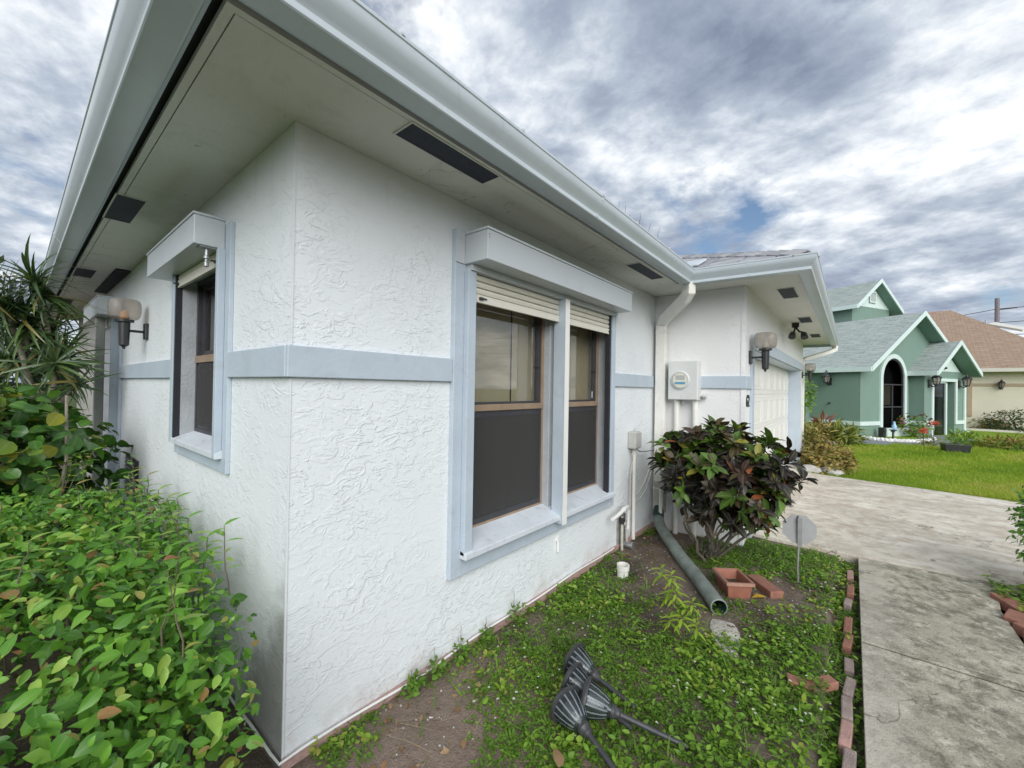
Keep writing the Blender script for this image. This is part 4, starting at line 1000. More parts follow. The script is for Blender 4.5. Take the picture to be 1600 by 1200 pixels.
# front lanterns
def carriage(p, out, label, sc=1.0, group='black lanterns on the neighbouring houses'):
    out = Vector(out).normalized(); sd = Vector((0, 0, 1)).cross(out); up = Vector((0, 0, 1)); p = Vector(p)
    t = thing('carriage_lantern', label, 'lantern', p, group)
    MB().obox(p+out*.015, out*.015, sd*.05*sc, up*.11*sc).build('back_plate', M_BLACK, t)
    c = p+out*.17*sc+up*.04*sc
    MB().tube([p+out*.02-up*.03*sc, p+out*.1*sc-up*.09*sc, c-up*.1*sc], .014*sc, 6).build('arm', M_BLACK, t)
    MB().lathe(c-up*.10*sc, (0, 0, 1), [(0, .02*sc), (.02*sc, .07*sc), (.04*sc, .07*sc)], 6, True).build('base', M_BLACK, t)
    MB().lathe(c-up*.06*sc, (0, 0, 1), [(0, .062*sc), (.17*sc, .095*sc)], 6).build('glass', M_SMOKED, t)
    for k in range(6):
        a = 2*PI*k/6; d = out*math.cos(a)+sd*math.sin(a)
        MB().tube([c-up*.06*sc+d*.064*sc, c+up*.11*sc+d*.097*sc], .007*sc, 4).build('bar', M_BLACK, t)
    MB().lathe(c+up*.11*sc, (0, 0, 1), [(0, .125*sc), (.015*sc, .12*sc), (.09*sc, .04*sc), (.12*sc, .03*sc), (.15*sc, .012*sc), (.19*sc, .004*sc)], 12, True).build('roof_cap', M_BLACK, t)
carriage(G(3.20, ET, 1.84), -E2, 'black carriage lantern left of the green house door', 1.25)
carriage(G(5.28, ET, 1.84), -E2, 'black carriage lantern right of the green house door', 1.25)
carriage(G(0, .92, 1.86), -E1, 'black carriage lantern on the blank side wall of the green house', 1.2)
t = thing('tap', 'small black garden tap on the green side wall', 'tap', G(0, .92, 1.1))
MB().lathe(G(0, .92, 1.1), -E1, [(0, .03), (.03, .03), (.05, .018), (.1, .018)], 8, True).build('body', M_BLACK, t); MB().tube([G(-.09, .92, 1.1), G(-.11, .92, 1.02)], .015, 6).build('spout', M_BLACK, t)
t = thing('security_camera', 'small black camera over the green house door', 'camera', G(4.2, ET, 2.42))
MB().lathe(G(4.2, ET, 2.42), -E2, [(0, .05), (.05, .05), (.09, .035), (.12, .001)], 10, True).build('dome', M_BLACK, t)

# ================================================================== TAN HOUSE
tw = Vector((.08, .997, 0)).normalized(); tn = Vector((tw.y, -tw.x, 0)); T0 = Vector((26.3, -6.47, 0))
def Tn(a, b, z): return T0+tw*a+tn*b+Vector((0, 0, z))
th_ = thing('house', 'tan house with brown hipped shingle roof', 'house', T0)
def tbox(m, *a): return m.fbox(lambda s, q, z: Tn(s, q, z), *a)
m = MB(); tbox(m, -2.1, 12, 0, 17, -.1, 2.6); m.build('wall', M_TAN, th_)
m = MB(); tbox(m, -2.1, .75, -.03, 0, 1.86, 1.98); m.build('trim_band', M_TANTRIM, th_)
slope('roof_slope', Tn(-2.55, -.42, 2.62), Tn(12.4, -.42, 2.62), Tn(12.4, 9.2, 6.6), Tn(1.0, 9.2, 6.6), M_SHB, th_, th=.04, und=M_FASC)
slope('roof_slope', Tn(-2.55, 18.6, 2.62), Tn(-2.55, -.42, 2.62), Tn(1.0, 9.2, 6.6), Tn(1.0, 9.3, 6.6), M_SHB, th_, th=.04, und=M_FASC)
m = MB(); tbox(m, -2.6, 12.4, -.50, -.42, 2.47, 2.62); m.build('gutter', M_FASC, th_)
m = MB(); tbox(m, .745, .90, -.05, 0, .53, 2.27); tbox(m, 2.1, 2.255, -.05, 0, .53, 2.27); tbox(m, .90, 2.1, -.05, 0, .53, .70); tbox(m, .90, 2.1, -.05, 0, 2.09, 2.27)
tw_ = m.build('window', M_TANTRIM, th_)
m = MB(); tbox(m, .90, .97, -.03, 0, .70, 2.09); tbox(m, 2.03, 2.1, -.03, 0, .70, 2.09); tbox(m, .97, 2.03, -.03, 0, 1.37, 1.44); tbox(m, .97, 2.03, -.03, 0, .70, .76); m.build('frame', M_WHITE, tw_)
m = MB(); tbox(m, .97, 2.03, -.02, -.005, 1.44, 2.09); m.build('pane', dirty('pale_pane', (.42, .56, .55), .2), tw_)
m = MB(); tbox(m, .97, 2.03, -.02, -.005, .76, 1.37); m.build('pane', dirty('dark_pane', (.12, .14, .16), .2), tw_)
carriage(Tn(-.08, 0, 1.84), -tn, 'black lantern on the blank tan wall under its trim band', 1.0)
# small upper eave seen over the hip
m = MB(); dz = Vector((0, 0, .10)); q = [Tn(-.20, 6.0, 5.17), Tn(-.55, 6.6, 5.30), Tn(-1.45, 4.9, 4.72), Tn(-1.20, 4.5, 4.60)]
m.add(q+[v+dz for v in q], [(3, 2, 1, 0), (4, 5, 6, 7), (0, 1, 5, 4), (1, 2, 6, 5), (2, 3, 7, 6), (3, 0, 4, 7)]); m.build('upper_eave', M_FASC, th_)
m = MB(); m.tube([Tn(-.16, 6.1, 5.1), Tn(-.16, 6.1, 5.5)], .04, 6); m.build('vent_pipe', M_GREYPL, th_)

# utility pole far behind
t = thing('utility_pole', 'slim utility pole rising behind the brown roof', 'utility pole', (61, -12.6, 0))
f_ = np.array([1.52, -.27]); kp = 42; px, py = CAM[0]+f_[0]*kp, CAM[1]+f_[1]*kp
t.location = (px, py, 0); ORIG[t] = Vector((px, py, 0))
M_POLE = dirty('weathered_pole', (.22, .19, .21), .8)
MB().tube([(px, py, 0), (px, py, 11.4)], [.24, .17], 8).build('pole', M_POLE, t)
MB().tube([(px, py, 10.2), (px-.15, py-1.3, 10.3)], .06, 6).build('cross_arm', M_POLE, t)
for z, w_ in ((10.3, .03), (8.9, .03), (7.6, .03)):
    MB().tube([(px+30, py+40, z-1.2), (px+8, py+11, z-1.0), (px, py, z), (px-5, py-18, z-.2), (px-12, py-50, z)], w_, 4).build('wire', M_BLACK, t)

# ================================================================== YARD ITEMS
# brick edging along the walk
be = thing('brick_edging', 'uneven row of old bricks edging the weedy bed along the walkway', 'brick edging', (2.5, -1.64, 0))
x = -1.2; bricks = []
gaps = {3.30: .06, 2.95: .16, 2.6: .1}
xs_ = [(3.66, .19), (3.28, .19), (3.05, .12), (2.70, .20), (2.49, .19), (2.22, .13), (2.0, .17), (1.80, .17), (1.61, .17), (1.42, .18), (1.22, .19), (1.02, .19), (.82, .19), (.6, .19), (.39, .19), (.18, .19), (-.03, .19)]
for i, (bx, ln_) in enumerate(xs_):
    rz = random.uniform(-.10, .10); a = Vector((math.cos(rz), math.sin(rz), random.uniform(-.05, .05)))*ln_/2; b_ = Vector((-math.sin(rz), math.cos(rz), random.uniform(-.16, .16)))*.021
    c_ = Vector((bx, -1.638+random.uniform(-.012, .012), -.034+random.uniform(-.016, .008)))
    mm = (M_BRICKP, M_BRICK, M_BRICKG, M_BRICK, M_BRICK, M_BRICKG, M_BRICKG, M_BRICKG, M_BRICKP, M_BRICKG)[i % 10]
    MB().obox(c_, a, b_, Vector((0, 0, .045))).build('brick', mm, be, bevel=.006)
be2 = thing('brick_edging', 'tilted red bricks on the far side of the walkway by the leaf litter', 'brick edging', (3.4, -2.45, 0))
for bx, by, rz, tl in ((3.72, -2.50, .5, .1), (3.47, -2.475, -.3, -.05), (3.28, -2.53, .9, .08), (3.10, -2.50, .1, .1), (2.9, -2.5, -.1, 0), (2.68, -2.51, .12, .05), (2.46, -2.49, .0, -.05)):
    a = Vector((math.cos(rz), math.sin(rz), tl))*.105; b_ = Vector((-math.sin(rz), math.cos(rz), .05))*.055
    MB().obox((bx, by, .005), a, b_, (0, 0, .035)).build('brick', M_BRICK if rz else M_BRICKP, be2, bevel=.006)
def loose(loc, rz, lab, size=(.105, .05, .03), tilt=0, m_=M_BRICK):
    o = MB().obox(loc, Vector((math.cos(rz), math.sin(rz), tilt))*size[0], Vector((-math.sin(rz), math.cos(rz), 0))*size[1], (0, 0, size[2])).build('brick', m_, bevel=.005)
    tag(o, lab, 'brick', 'loose bricks in the bed')
loose((2.865, -1.155, .022), -2.40, 'long red brick lying beside the terracotta planter', (.135, .05, .032))
loose((1.845, -1.455, .002), 1.8, 'broken red brick half sunk in weeds by the edging', (.06, .035, .02), .1)
loose((1.93, -1.545, .004), 2.4, 'small red brick piece next to the brick edging', (.05, .03, .02), -.1)
# terracotta trough
tp = thing('planter', 'empty rectangular terracotta planter by the green pipe', 'planter', (2.66, -1.0, 0))
pu = Vector((.58, -.81, 0)).normalized()  # short side direction
pl = Vector((.81, .58, 0)).normalized()
cP = Vector((2.66, -.985, 0))
def ring_box(c, u, v_, z, hu, hv): return [c+u*sx_*hu+v_*sy_*hv+Vector((0, 0, z)) for sx_, sy_ in ((-1, -1), (1, -1), (1, 1), (-1, 1))]
def trough(hu, hv, h_, th, root, mat, c, u, v_, taper=.82):
    rings = [ring_box(c, u, v_, 0, hu*taper, hv*taper), ring_box(c, u, v_, h_, hu, hv), ring_box(c, u, v_, h_, hu-th, hv-th), ring_box(c, u, v_, .03, hu*taper-th, hv*taper-th)]
    v = [q for r in rings for q in r]; f = [(3, 2, 1, 0), (12, 13, 14, 15)]
    for i in range(3):
        for j in range(4): f.append((i*4+j, i*4+(j+1) % 4, i*4+4+(j+1) % 4, i*4+4+j))
    return MB().add(v, f).build('trough', mat, root, bevel=.007)
trough(.088, .118, .125, .013, tp, M_TERRA, cP, pu, pl)
MB().add(ring_box(cP, pu, pl, .06, .068, .096), [(0, 1, 2, 3)]).build('old_soil', M_SOIL, tp)
rm = MB(); hu, hv = .088, .118
for s_, a_, b_, hu_, hv_ in ((1, pu, pl, .004, hv+.004), (-1, pu, pl, .004, hv+.004)): rm.obox(cP+pu*s_*(hu+.001)+Vector((0, 0, .114)), pu*.005, pl*(hv+.006), (0, 0, .011))
for s_ in (1, -1): rm.obox(cP+pl*s_*(hv+.001)+Vector((0, 0, .114)), pl*.005, pu*(hu-.005), (0, 0, .011))
rm.build('rim', dirty('pale_terracotta', (.38, .21, .155), .75, .2, 14, (.4, .36, .3), .6), tp)
# octagonal yard sign seen from behind
sg = thing('yard_sign', 'grey back of an octagonal yard sign on a thin metal stake', 'yard sign', (3.19, -1.33, 0))
sgn = Vector((-.86, -.18, .05)).normalized(); ssd = Vector((0, 0, 1)).cross(sgn).normalized(); sup = sgn.cross(ssd)
c0 = Vector((3.19, -1.335, .40)); oc = [c0+(ssd*math.cos(a)+sup*math.sin(a))*.116 for a in [PI/8+i*PI/4 for i in range(8)]]
MB().extrude(oc, -sgn*.006).build('plate', dirty('grey_sign_back', (.33, .335, .34), .55, .1, 12, (.2, .19, .17), .5), sg)
MB().tube([(3.185, -1.332, .505), (3.18, -1.332, .30), (3.176, -1.326, .12), (3.182, -1.333, -.06)], .008, 8).build('stake', M_GALV, sg, smooth=True)
MB().obox(c0+sgn*.012+Vector((0, 0, -.02)), ssd*.014, sgn*.008, Vector((0, 0, .11))).build('bracket', M_GALV, sg)
# drain extension pipe
dp = thing('drain_pipe', 'dull green flexible drain pipe lying across the bed', 'pipe', (2.3, -.96, 0))
pp = [Vector(p) for p in ((3.60, -.10, .17), (3.47, -.16, .13), (3.30, -.27, .095), (3.12, -.40, .075), (2.9, -.555, .058), (2.65, -.735, .052), (2.42, -.89, .050), (2.27, -.985, .050))]
def smooth_path(P, k=6):
    out = []
    for i in range(len(P)-1):
        p0, p1, p2, p3 = P[max(i-1, 0)], P[i], P[i+1], P[min(i+2, len(P)-1)]
        for j in range(k):
            u = j/k; out.append(.5*((2*p1)+(p2-p0)*u+(2*p0-5*p1+4*p2-p3)*u*u+(3*p1-p0-3*p2+p3)*u**3))
    return out+[P[-1]]
sp = smooth_path(pp)
MB().tube(sp, [.050+.0010*(i % 2) for i in range(len(sp))], 20, False).build('pipe', M_PIPE, dp, smooth=True)
MB().tube(sp[-14:], .045, 20, False).build('pipe_inside', M_PIPEIN, dp, smooth=True)
dd_ = (sp[-1]-sp[-2]).normalized(); MB().lathe(sp[-1]-dd_*.04, dd_, [(0, .0515), (.001, .0545), (.038, .0545), (.041, .051), (.041, .046), (.0, .046)], 22).build('collar', M_PIPE, dp, smooth=True)
MB().tube([sp[0]+Vector((.05, .01, .06)), sp[0]+Vector((.01, .0, .01)), sp[4]], [.045, .055, .052], 12, False).build('boot', M_PIPEIN, dp, smooth=True)
# pvc clean-out
po = thing('cleanout_pipe', 'short white plastic cleanout pipe stuck open in the soil', 'pipe', (2.38, -.27, 0))
MB().lathe((2.38, -.27, -.03), (-.04, -.06, 1), [(0, .042), (.085, .042), (.085, .048), (.122, .048), (.122, .039), (.02, .038)], 22).build('pipe', M_PVC, po, smooth=True)
MB().lathe((2.38, -.27, .04), (-.04, -.06, 1), [(0, .038), (.001, .001)], 18).build('plug', M_OLDPVC, po)
# bleached flat stone at the pipe mouth
def rock(name, c, r, mat, lab, cat, group=None, seed=0, flat=.5, n=2):
    b = bmesh.new(); bmesh.ops.create_icosphere(b, subdivisions=n, radius=1); rr = random.Random(seed)
    ph = [(Vector((rr.gauss(0, 1), rr.gauss(0, 1), rr.gauss(0, 1))).normalized(), rr.uniform(.6, 1.0)) for _ in range(7)]
    for v in b.verts:
        for d, k in ph:
            e = v.co.dot(d)-k
            if e > 0: v.co -= d*e*.9
        v.co = Vector((v.co.x*r[0], v.co.y*r[1], max(v.co.z, -.6)*r[2]*1))
    me = bpy.data.meshes.new(name); b.to_mesh(me); b.free(); me.materials.append(mat)
    o = bpy.data.objects.new(name, me); COL.objects.link(o); o.location = c; o.rotation_euler = (0, 0, rr.uniform(0, 6)); tag(o, lab, cat, group); return o
rock('flat_stone', (2.08, -1.065, -.004), (.085, .22, .016), M_ROOTWHITE, 'bleached flat stone in front of the drain pipe mouth', 'stone', None, 3, n=3).rotation_euler = (0, 0, 1.9)
rock('flat_stone', (1.93, -1.09, -.004), (.06, .12, .022), M_ROOTWHITE, 'darker broken stone at the end of the bleached one', 'stone', None, 5, n=3).rotation_euler = (0, 0, 2.2)
# solar path lights dropped on the weeds
def path_light(cap, end, lab):
    cap, end = Vector(cap), Vector(end); d = (end-cap).normalized()
    t = thing('path_light', lab, 'path light', cap, 'fallen solar path lights')
    MB().lathe(cap-d*.022, d, [(-.006, .002), (-.003, .034), (.004, .066), (.013, .081), (.022, .085), (.028, .084), (.030, .068)], 28).build('cap', M_LAMPBLK, t, smooth=True)
    v = []; f = []; n = 40; prof = [(.008, .070), (.04, .063), (.075, .050), (.098, .037), (.110, .027)]
    up = Vector((0, 0, 1)); a = d.cross(up).normalized(); b = a.cross(d)
    for h_, r_ in prof:
        for j in range(n):
            q = 2*PI*j/n; rr = r_*(1+(.028 if j % 2 else 0)); v.append(cap+d*h_+(a*math.cos(q)+b*math.sin(q))*rr)
    for i in range(len(prof)-1):
        for j in range(n): f.append((i*n+j, i*n+(j+1) % n, (i+1)*n+(j+1) % n, (i+1)*n+j))
    MB().add(v, f).build('lens', M_LENS, t, smooth=True)
    rb = MB()
    for j in range(16):
        q = 2*PI*j/16; e = a*math.cos(q)+b*math.sin(q); e2 = b*math.cos(q)-a*math.sin(q)
        for (h0, r0), (h1, r1) in zip(prof[:-2], prof[1:-1]):
            p0, p1 = cap+d*h0+e*(r0*1.03), cap+d*h1+e*(r1*1.03); rb.add([p0-e2*.0035, p0+e2*.0035, p1+e2*.003, p1-e2*.003], [(0, 1, 2, 3)])
    rb.build('ribs', M_RIB, t, kind='stuff')
    MB().lathe(cap+d*.01, d, [(0, .03), (.07, .03), (.085, .012), (.12, .012)], 14, True).build('inner_reflector', M_GALV, t, smooth=True)
    ln_ = (end-cap).length
    MB().lathe(cap+d*.112, d, [(0, .029), (.012, .029), (.02, .022), (.034, .020), (.04, .013), (.05, .0115), (ln_-.112, .0105)], 16, True).build('stake', M_LAMPBLK, t, smooth=True)
path_light((1.175, -.56, .072), (1.14, -.90, .02), 'fallen path light farthest back in the pile')
path_light((1.035, -.63, .075), (1.03, -.93, .012), 'fallen path light in the middle of the pile under the others')
path_light((.89, -.69, .078), (.775, -1.01, .018), 'fallen path light nearest the wall corner with stake to the front')
path_light((.962, -.745, .090), (1.085, -1.14, .018), 'fallen path light whose round cap stands edge on in the pile')

# ================================================================== PLANTS
def superell(n, c, r, e=3.0, lo=.72, hi=1.04, zmin=.02, lump=.07, seed=1):
    """random points in the outer shell of a lumpy superellipsoid, with outward normals"""
    rr = np.random.default_rng(seed); d = norm(rr.normal(size=(n*2, 3)))
    k = (np.abs(d)**e).sum(1)**(-1/e)
    lb = sum(np.sin(d@rr.normal(size=3)*f+rr.uniform(0, 6)) for f in (3, 5, 8, 11))*lump/2
    s = (lo+(hi-lo)*rr.random(n*2)**.6)*(1+lb)
    p = np.array(c)+d*(k*s)[:, None]*np.array(r)
    g = norm(np.sign(d)*np.abs(d)**(e-1)/np.array(r)); ok = p[:, 2] > zmin
    return p[ok][:n], g[ok][:n]
def leaf_dirs(g, rr, out=.6, down=.25, rnd=.8):
    d = norm(g*out+rr.normal(size=g.shape)*rnd*np.array([1, 1, .6])+np.array([0, 0, -down]))
    up = norm(g*.7+np.array([0, 0, .8])+rr.normal(size=g.shape)*.35); return d, up
def branches(root, mat, base, tips, r0, r1, name='stem', wig=.06, seed=0):
    rr = random.Random(seed)
    for b, t_ in zip(base, tips):
        b, t_ = Vector(b), Vector(t_); pts = []
        for i in range(6):
            u = i/5; p = b.lerp(t_, u); k = wig*(t_-b).length*math.sin(PI*u)
            pts.append(p+Vector((rr.uniform(-k, k), rr.uniform(-k, k), rr.uniform(-k, k)*.4)))
        MB().tube(pts, [r0+(r1-r0)*i/5 for i in range(6)], 6).build(name, mat, root, smooth=True)

# --- clipped hedge at the corner
hg = thing('hedge', 'leafy green hedge filling the corner beside the side wall', 'hedge', (-.95, .9, 0))
rr = np.random.default_rng(11)
p, g = superell(28000, (-1.00, .95, .36), (.955, 1.56, .50), 3.4, .58, 1.03, .03, .09, 4)
lowcut = ~((p[:, 0] > -.36) & (p[:, 1] < .25) & (p[:, 2] < .16+.30*rr.random(len(p))))
lowcut &= ~((p[:, 0] > -.03) | ((p[:, 1] < -.12) & (p[:, 0] > -.20)))
p, g = p[lowcut], g[lowcut]
d, up = leaf_dirs(g, rr, .35, .45, .8); up = norm(g*1.0+np.array([-.05, -.35, .35])+rr.normal(size=g.shape)*.55)
ln = .018+.046*rr.random(len(p))**1.3; tone_ = np.clip(rr.random(len(p))*.8+.12*np.sin(p[:, 0]*9+p[:, 1]*7)+.10*np.sin(p[:, 1]*15-p[:, 2]*12), 0, .84); odd = rr.random(len(p)) > .955; tone_[odd] = rr.uniform(.86, 1, odd.sum())
half = rr.random(len(p)) > .45
leaves(hg, T_OVAL, 'oval', LM_HEDGE, p[half], d[half], up[half], ln[half], tone_[half], rr.uniform(.8, 1.2, half.sum()), 180)
leaves(hg, T_OVAL2, 'oval_b', LM_HEDGE, p[~half], d[~half], up[~half], ln[~half], tone_[~half], rr.uniform(.8, 1.2, (~half).sum()), 120)
# upright shoots with yellower leaves
sp_, sd_, su_, sl_, sr_ = [], [], [], [], []
shoots = []
for i in range(46):
    x_, y_ = rr.uniform(-1.8, -.14), rr.uniform(-.35, 2.3); z_ = .80+.04*rr.random()
    if i < 14: x_, y_ = -.16+rr.uniform(-.05, .03), rr.uniform(.0, 1.9); z_ = .74
    h_ = rr.uniform(.07, .20); lean = np.array([rr.normal()*.25, rr.normal()*.25, 1.0]); lean /= np.linalg.norm(lean)
    if x_ > -.25: lean[0] = -abs(lean[0])
    b_ = np.array([x_, y_, z_]); shoots.append((b_-lean*.1, b_+lean*h_))
    for k in range(9):
        a = k*2.4; q = b_+lean*h_*(k/8); dd2 = np.array([math.cos(a), math.sin(a), .55-.05*(8-k)]); sp_.append(q); sd_.append(dd2); su_.append([0, 0, 1.0]); sl_.append(rr.uniform(.045, .075)); sr_.append(rr.uniform(.35, .93))
leaves(hg, T_LANCE, 'lance', LM_HEDGE, np.array(sp_), np.array(sd_), np.array(su_), np.array(sl_), np.array(sr_), np.full(len(sp_), 1.7), 0, mass='shoot_leaves')
branches(hg, M_BARK, [s[0] for s in shoots], [s[1] for s in shoots], .0028, .0014, 'shoot', .05, 2)
bb, tt = [], []
for i in range(34):
    bx, by = rr.uniform(-1.2, -.24), rr.uniform(.0, 1.4); bb.append((bx, by, -.02)); tt.append((min(bx+rr.normal()*.10, -.22), by+abs(rr.normal())*.12, rr.uniform(.35, .62)))
branches(hg, M_BARK, bb, tt, .009, .004, 'stem', .10, 3)

# --- round leaved shrub behind it
sgp = thing('shrub', 'dense shrub with big round glossy leaves by the side entry', 'shrub', (-.9, 2.9, 0))
rr = np.random.default_rng(12)
p, g = superell(2500, (-1.02, 2.85, .82), (.80, .75, .58), 2.6, .55, 1.05, .12, .12, 9)
d, up = leaf_dirs(g, rr, .7, .45, .8); up = norm(up+g*.9+rr.normal(size=g.shape)*.35)
leaves(sgp, T_ROUND, 'round', LM_GRAPE, p, d, up, rr.uniform(.06, .11, len(p)), rr.random(len(p))**1.5, None, 300)
branches(sgp, M_BARKP, [(-.9+rr.normal()*.15, 2.8+rr.normal()*.15, -.05) for _ in range(12)], [(-1+rr.normal()*.3, 2.8+rr.normal()*.3, rr.uniform(.7, 1.2)) for _ in range(12)], .014, .006, 'stem', .08, 5)
branches(sgp, M_BARKP, [(-.47, 2.25, .3)], [(-.44, 2.35, 1.35)], .012, .008, 'stem', .03, 6)

# --- dracaena under the eave
dcr = thing('dracaena', 'tall dracaena with spiky strap leaf heads on bare leaning trunks', 'dracaena', (-.42, 3.6, 0))
rr = np.random.default_rng(13)
heads = [((-.57, 3.40, 2.24), (-.45, -.1, 1), 90, .34), ((-.72, 3.45, 2.05), (-.6, -.2, .7), 80, .33), ((-.39, 3.55, 1.68), (.2, -.6, .6), 70, .27), ((-.47, 3.50, 1.84), (.0, -.5, .8), 80, .29), ((-.33, 3.45, 1.42), (.4, -.5, .3), 60, .25), ((-.60, 3.45, 1.90), (-.3, -.5, .7), 80, .31), ((-.66, 3.6, 1.62), (-.4, -.6, .4), 70, .30), ((-.45, 3.40, 1.58), (.0, -.9, .3), 60, .27), ((-.95, 3.5, 2.15), (-.5, 0, 1), 70, .36)]
P_, D_, UP_, LN_ = [], [], [], []
for c, ax, n_, l_ in heads:
    ax = np.array(ax)/np.linalg.norm(ax)
    for k in range(n_):
        q = rr.normal(size=3); q -= ax*(q@ax); q /= np.linalg.norm(q); tilt = rr.uniform(-1.0, 1.35)
        dd2 = ax*math.sin(tilt)+q*math.cos(tilt); P_.append(np.array(c)+ax*rr.uniform(-.14, .05)); D_.append(dd2); UP_.append(ax+q*.1); LN_.append(l_*rr.uniform(.7, 1.25))
leaves(dcr, T_STRAP, 'strap', LM_DRAC, P_, D_, UP_, LN_, rr.random(len(P_)), np.full(len(P_), 1.1), 300)
trunks = [([(-.42, 3.62, -.05), (-.44, 3.60, .7), (-.47, 3.55, 1.1), (-.44, 3.50, 1.5), (-.49, 3.45, 1.85), (-.56, 3.41, 2.20)], .045, .022),
          ([(-.50, 3.66, -.05), (-.53, 3.62, .9), (-.56, 3.55, 1.3), (-.62, 3.50, 1.65), (-.71, 3.45, 2.0)], .05, .02),
          ([(-.40, 3.62, 1.1), (-.37, 3.6, 1.4), (-.39, 3.56, 1.64)], .03, .02), ([(-.42, 3.55, 1.2), (-.38, 3.48, 1.32), (-.34, 3.45, 1.40)], .026, .018),
          ([(-.52, 3.6, 1.05), (-.58, 3.62, 1.4), (-.60, 3.46, 1.86)], .03, .02), ([(-.56, 3.6, .9), (-.9, 3.6, 1.5), (-.94, 3.51, 2.1)], .04, .02), ([(-.46, 3.7, -.05), (-.46, 3.66, .8), (-.50, 3.6, 1.25)], .075, .04)]
for pts, r0, r1 in trunks:
    s_ = smooth_path([Vector(q) for q in pts], 5)
    MB().tube(s_, [(r0+(r1-r0)*i/(len(s_)-1))*(.72+.05*math.sin(i*2.1)) for i in range(len(s_))], 10).build('trunk', M_BARKP, dcr, smooth=True)

# --- croton in the inner corner
cr = thing('croton', 'croton bush with dark purple and green leaves on bare stems', 'croton', (3.2, -.70, 0))
rr = np.random.default_rng(14)
cc, cg = superell(265, (3.12, -.82, .79), (.50, .55, .39), 2.3, .40, 1.0, .36, .10, 21)
extra = np.array([3.05, -1.02, .50])+rr.normal(size=(26, 3))*np.array([.14, .12, .07]); cc = np.concatenate([cc, extra]); cg = np.concatenate([cg, norm(np.array([-.3, -.7, .1])+rr.normal(size=(26, 3))*.4)])
P_, D_, UP_, LN_, RN_ = [], [], [], [], []
for c, g_ in zip(cc, cg):
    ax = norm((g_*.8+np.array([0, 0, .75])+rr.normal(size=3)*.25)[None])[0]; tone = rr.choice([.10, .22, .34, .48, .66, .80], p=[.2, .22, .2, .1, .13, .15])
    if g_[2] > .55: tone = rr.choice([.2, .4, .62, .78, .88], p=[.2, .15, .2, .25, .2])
    for k in range(rr.integers(7, 11)):
        a = k*2.399; q = np.cross(ax, [math.cos(a), math.sin(a), .3]); q /= np.linalg.norm(q); lift = rr.uniform(.0, 1.25)
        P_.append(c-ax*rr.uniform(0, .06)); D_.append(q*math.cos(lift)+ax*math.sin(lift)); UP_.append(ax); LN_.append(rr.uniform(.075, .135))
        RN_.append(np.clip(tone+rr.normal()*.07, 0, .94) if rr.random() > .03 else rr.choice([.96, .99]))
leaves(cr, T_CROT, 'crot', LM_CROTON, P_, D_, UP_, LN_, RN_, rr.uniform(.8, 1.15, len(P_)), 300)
bases = [(3.16+rr.normal()*.05, -.70+rr.normal()*.05, -.03) for _ in range(14)]
mids = [np.array(b)+np.array([rr.normal()*.16, rr.normal()*.18-.05, rr.uniform(.28, .42)]) for b in bases]
branches(cr, M_BARKC, bases, mids, .014, .009, 'stem', .09, 8)
for i, m_ in enumerate(mids):
    js = np.argsort(np.linalg.norm(cc-m_, axis=1))[:7]
    branches(cr, M_BARK, [m_]*4, [cc[j] for j in js[:4]], .008, .004, 'branch', .10, 30+i)
branches(cr, M_BARK, [mids[0], mids[1], mids[2]], [cc[np.argmax(cc[:, 1])], cc[np.argmin(cc[:, 1])], cc[np.argmin(cc[:, 0])]], .009, .004, 'branch', .1, 77)

# --- lime sprig
sg2 = thing('young_plant', 'lime green young plant with narrow leaves among the weeds', 'plant', (1.9, -.80, 0))
rr = np.random.default_rng(15); P_, D_, LN_ = [], [], []
tips = [(1.93, -.73, .34), (1.90, -.80, .33), (1.86, -.84, .26), (1.95, -.80, .27), (1.80, -.83, .13), (1.88, -.93, .22), (1.83, -.97, .12), (1.93, -.77, .20), (1.78, -.90, .17)]
branches(sg2, M_BARK, [(1.90, -.81, -.02)]*len(tips), tips, .004, .002, 'stem', .08, 4)
for tp_ in tips:
    for k in range(11):
        a = k*2.399; P_.append(np.array(tp_)-np.array([0, 0, .005*k])); D_.append([math.cos(a), math.sin(a), .35-.06*k]); LN_.append(rr.uniform(.05, .085))
leaves(sg2, T_LANCE, 'lance2', LM_SPRIG, P_, D_, np.tile([0, 0, 1.0], (len(P_), 1)), LN_, rr.random(len(P_)), np.full(len(P_), 1.15), 300)

# --- shrub at the right edge beyond the walk
rs = thing('shrub', 'small leaved shrub cut by the right edge beyond the walkway', 'shrub', (3.95, -2.92, 0))
rr = np.random.default_rng(16)
p, g = superell(2600, (4.02, -2.93, .50), (.36, .33, .45), 2.6, .6, 1.05, .10, .12, 33); d, up = leaf_dirs(g, rr, .6, .3, .7)
leaves(rs, T_OVAL, 'oval2', LM_HEDGE, p, d, up, rr.uniform(.035, .06, len(p)), rr.random(len(p))*.86, None, 220)
branches(rs, M_BARK, [(4.0+rr.normal()*.05, -2.92+rr.normal()*.05, -.05) for _ in range(9)], [(4.0+rr.normal()*.15, -2.92+rr.normal()*.15, rr.uniform(.4, .7)) for _ in range(9)], .012, .005, 'stem', .08, 9)

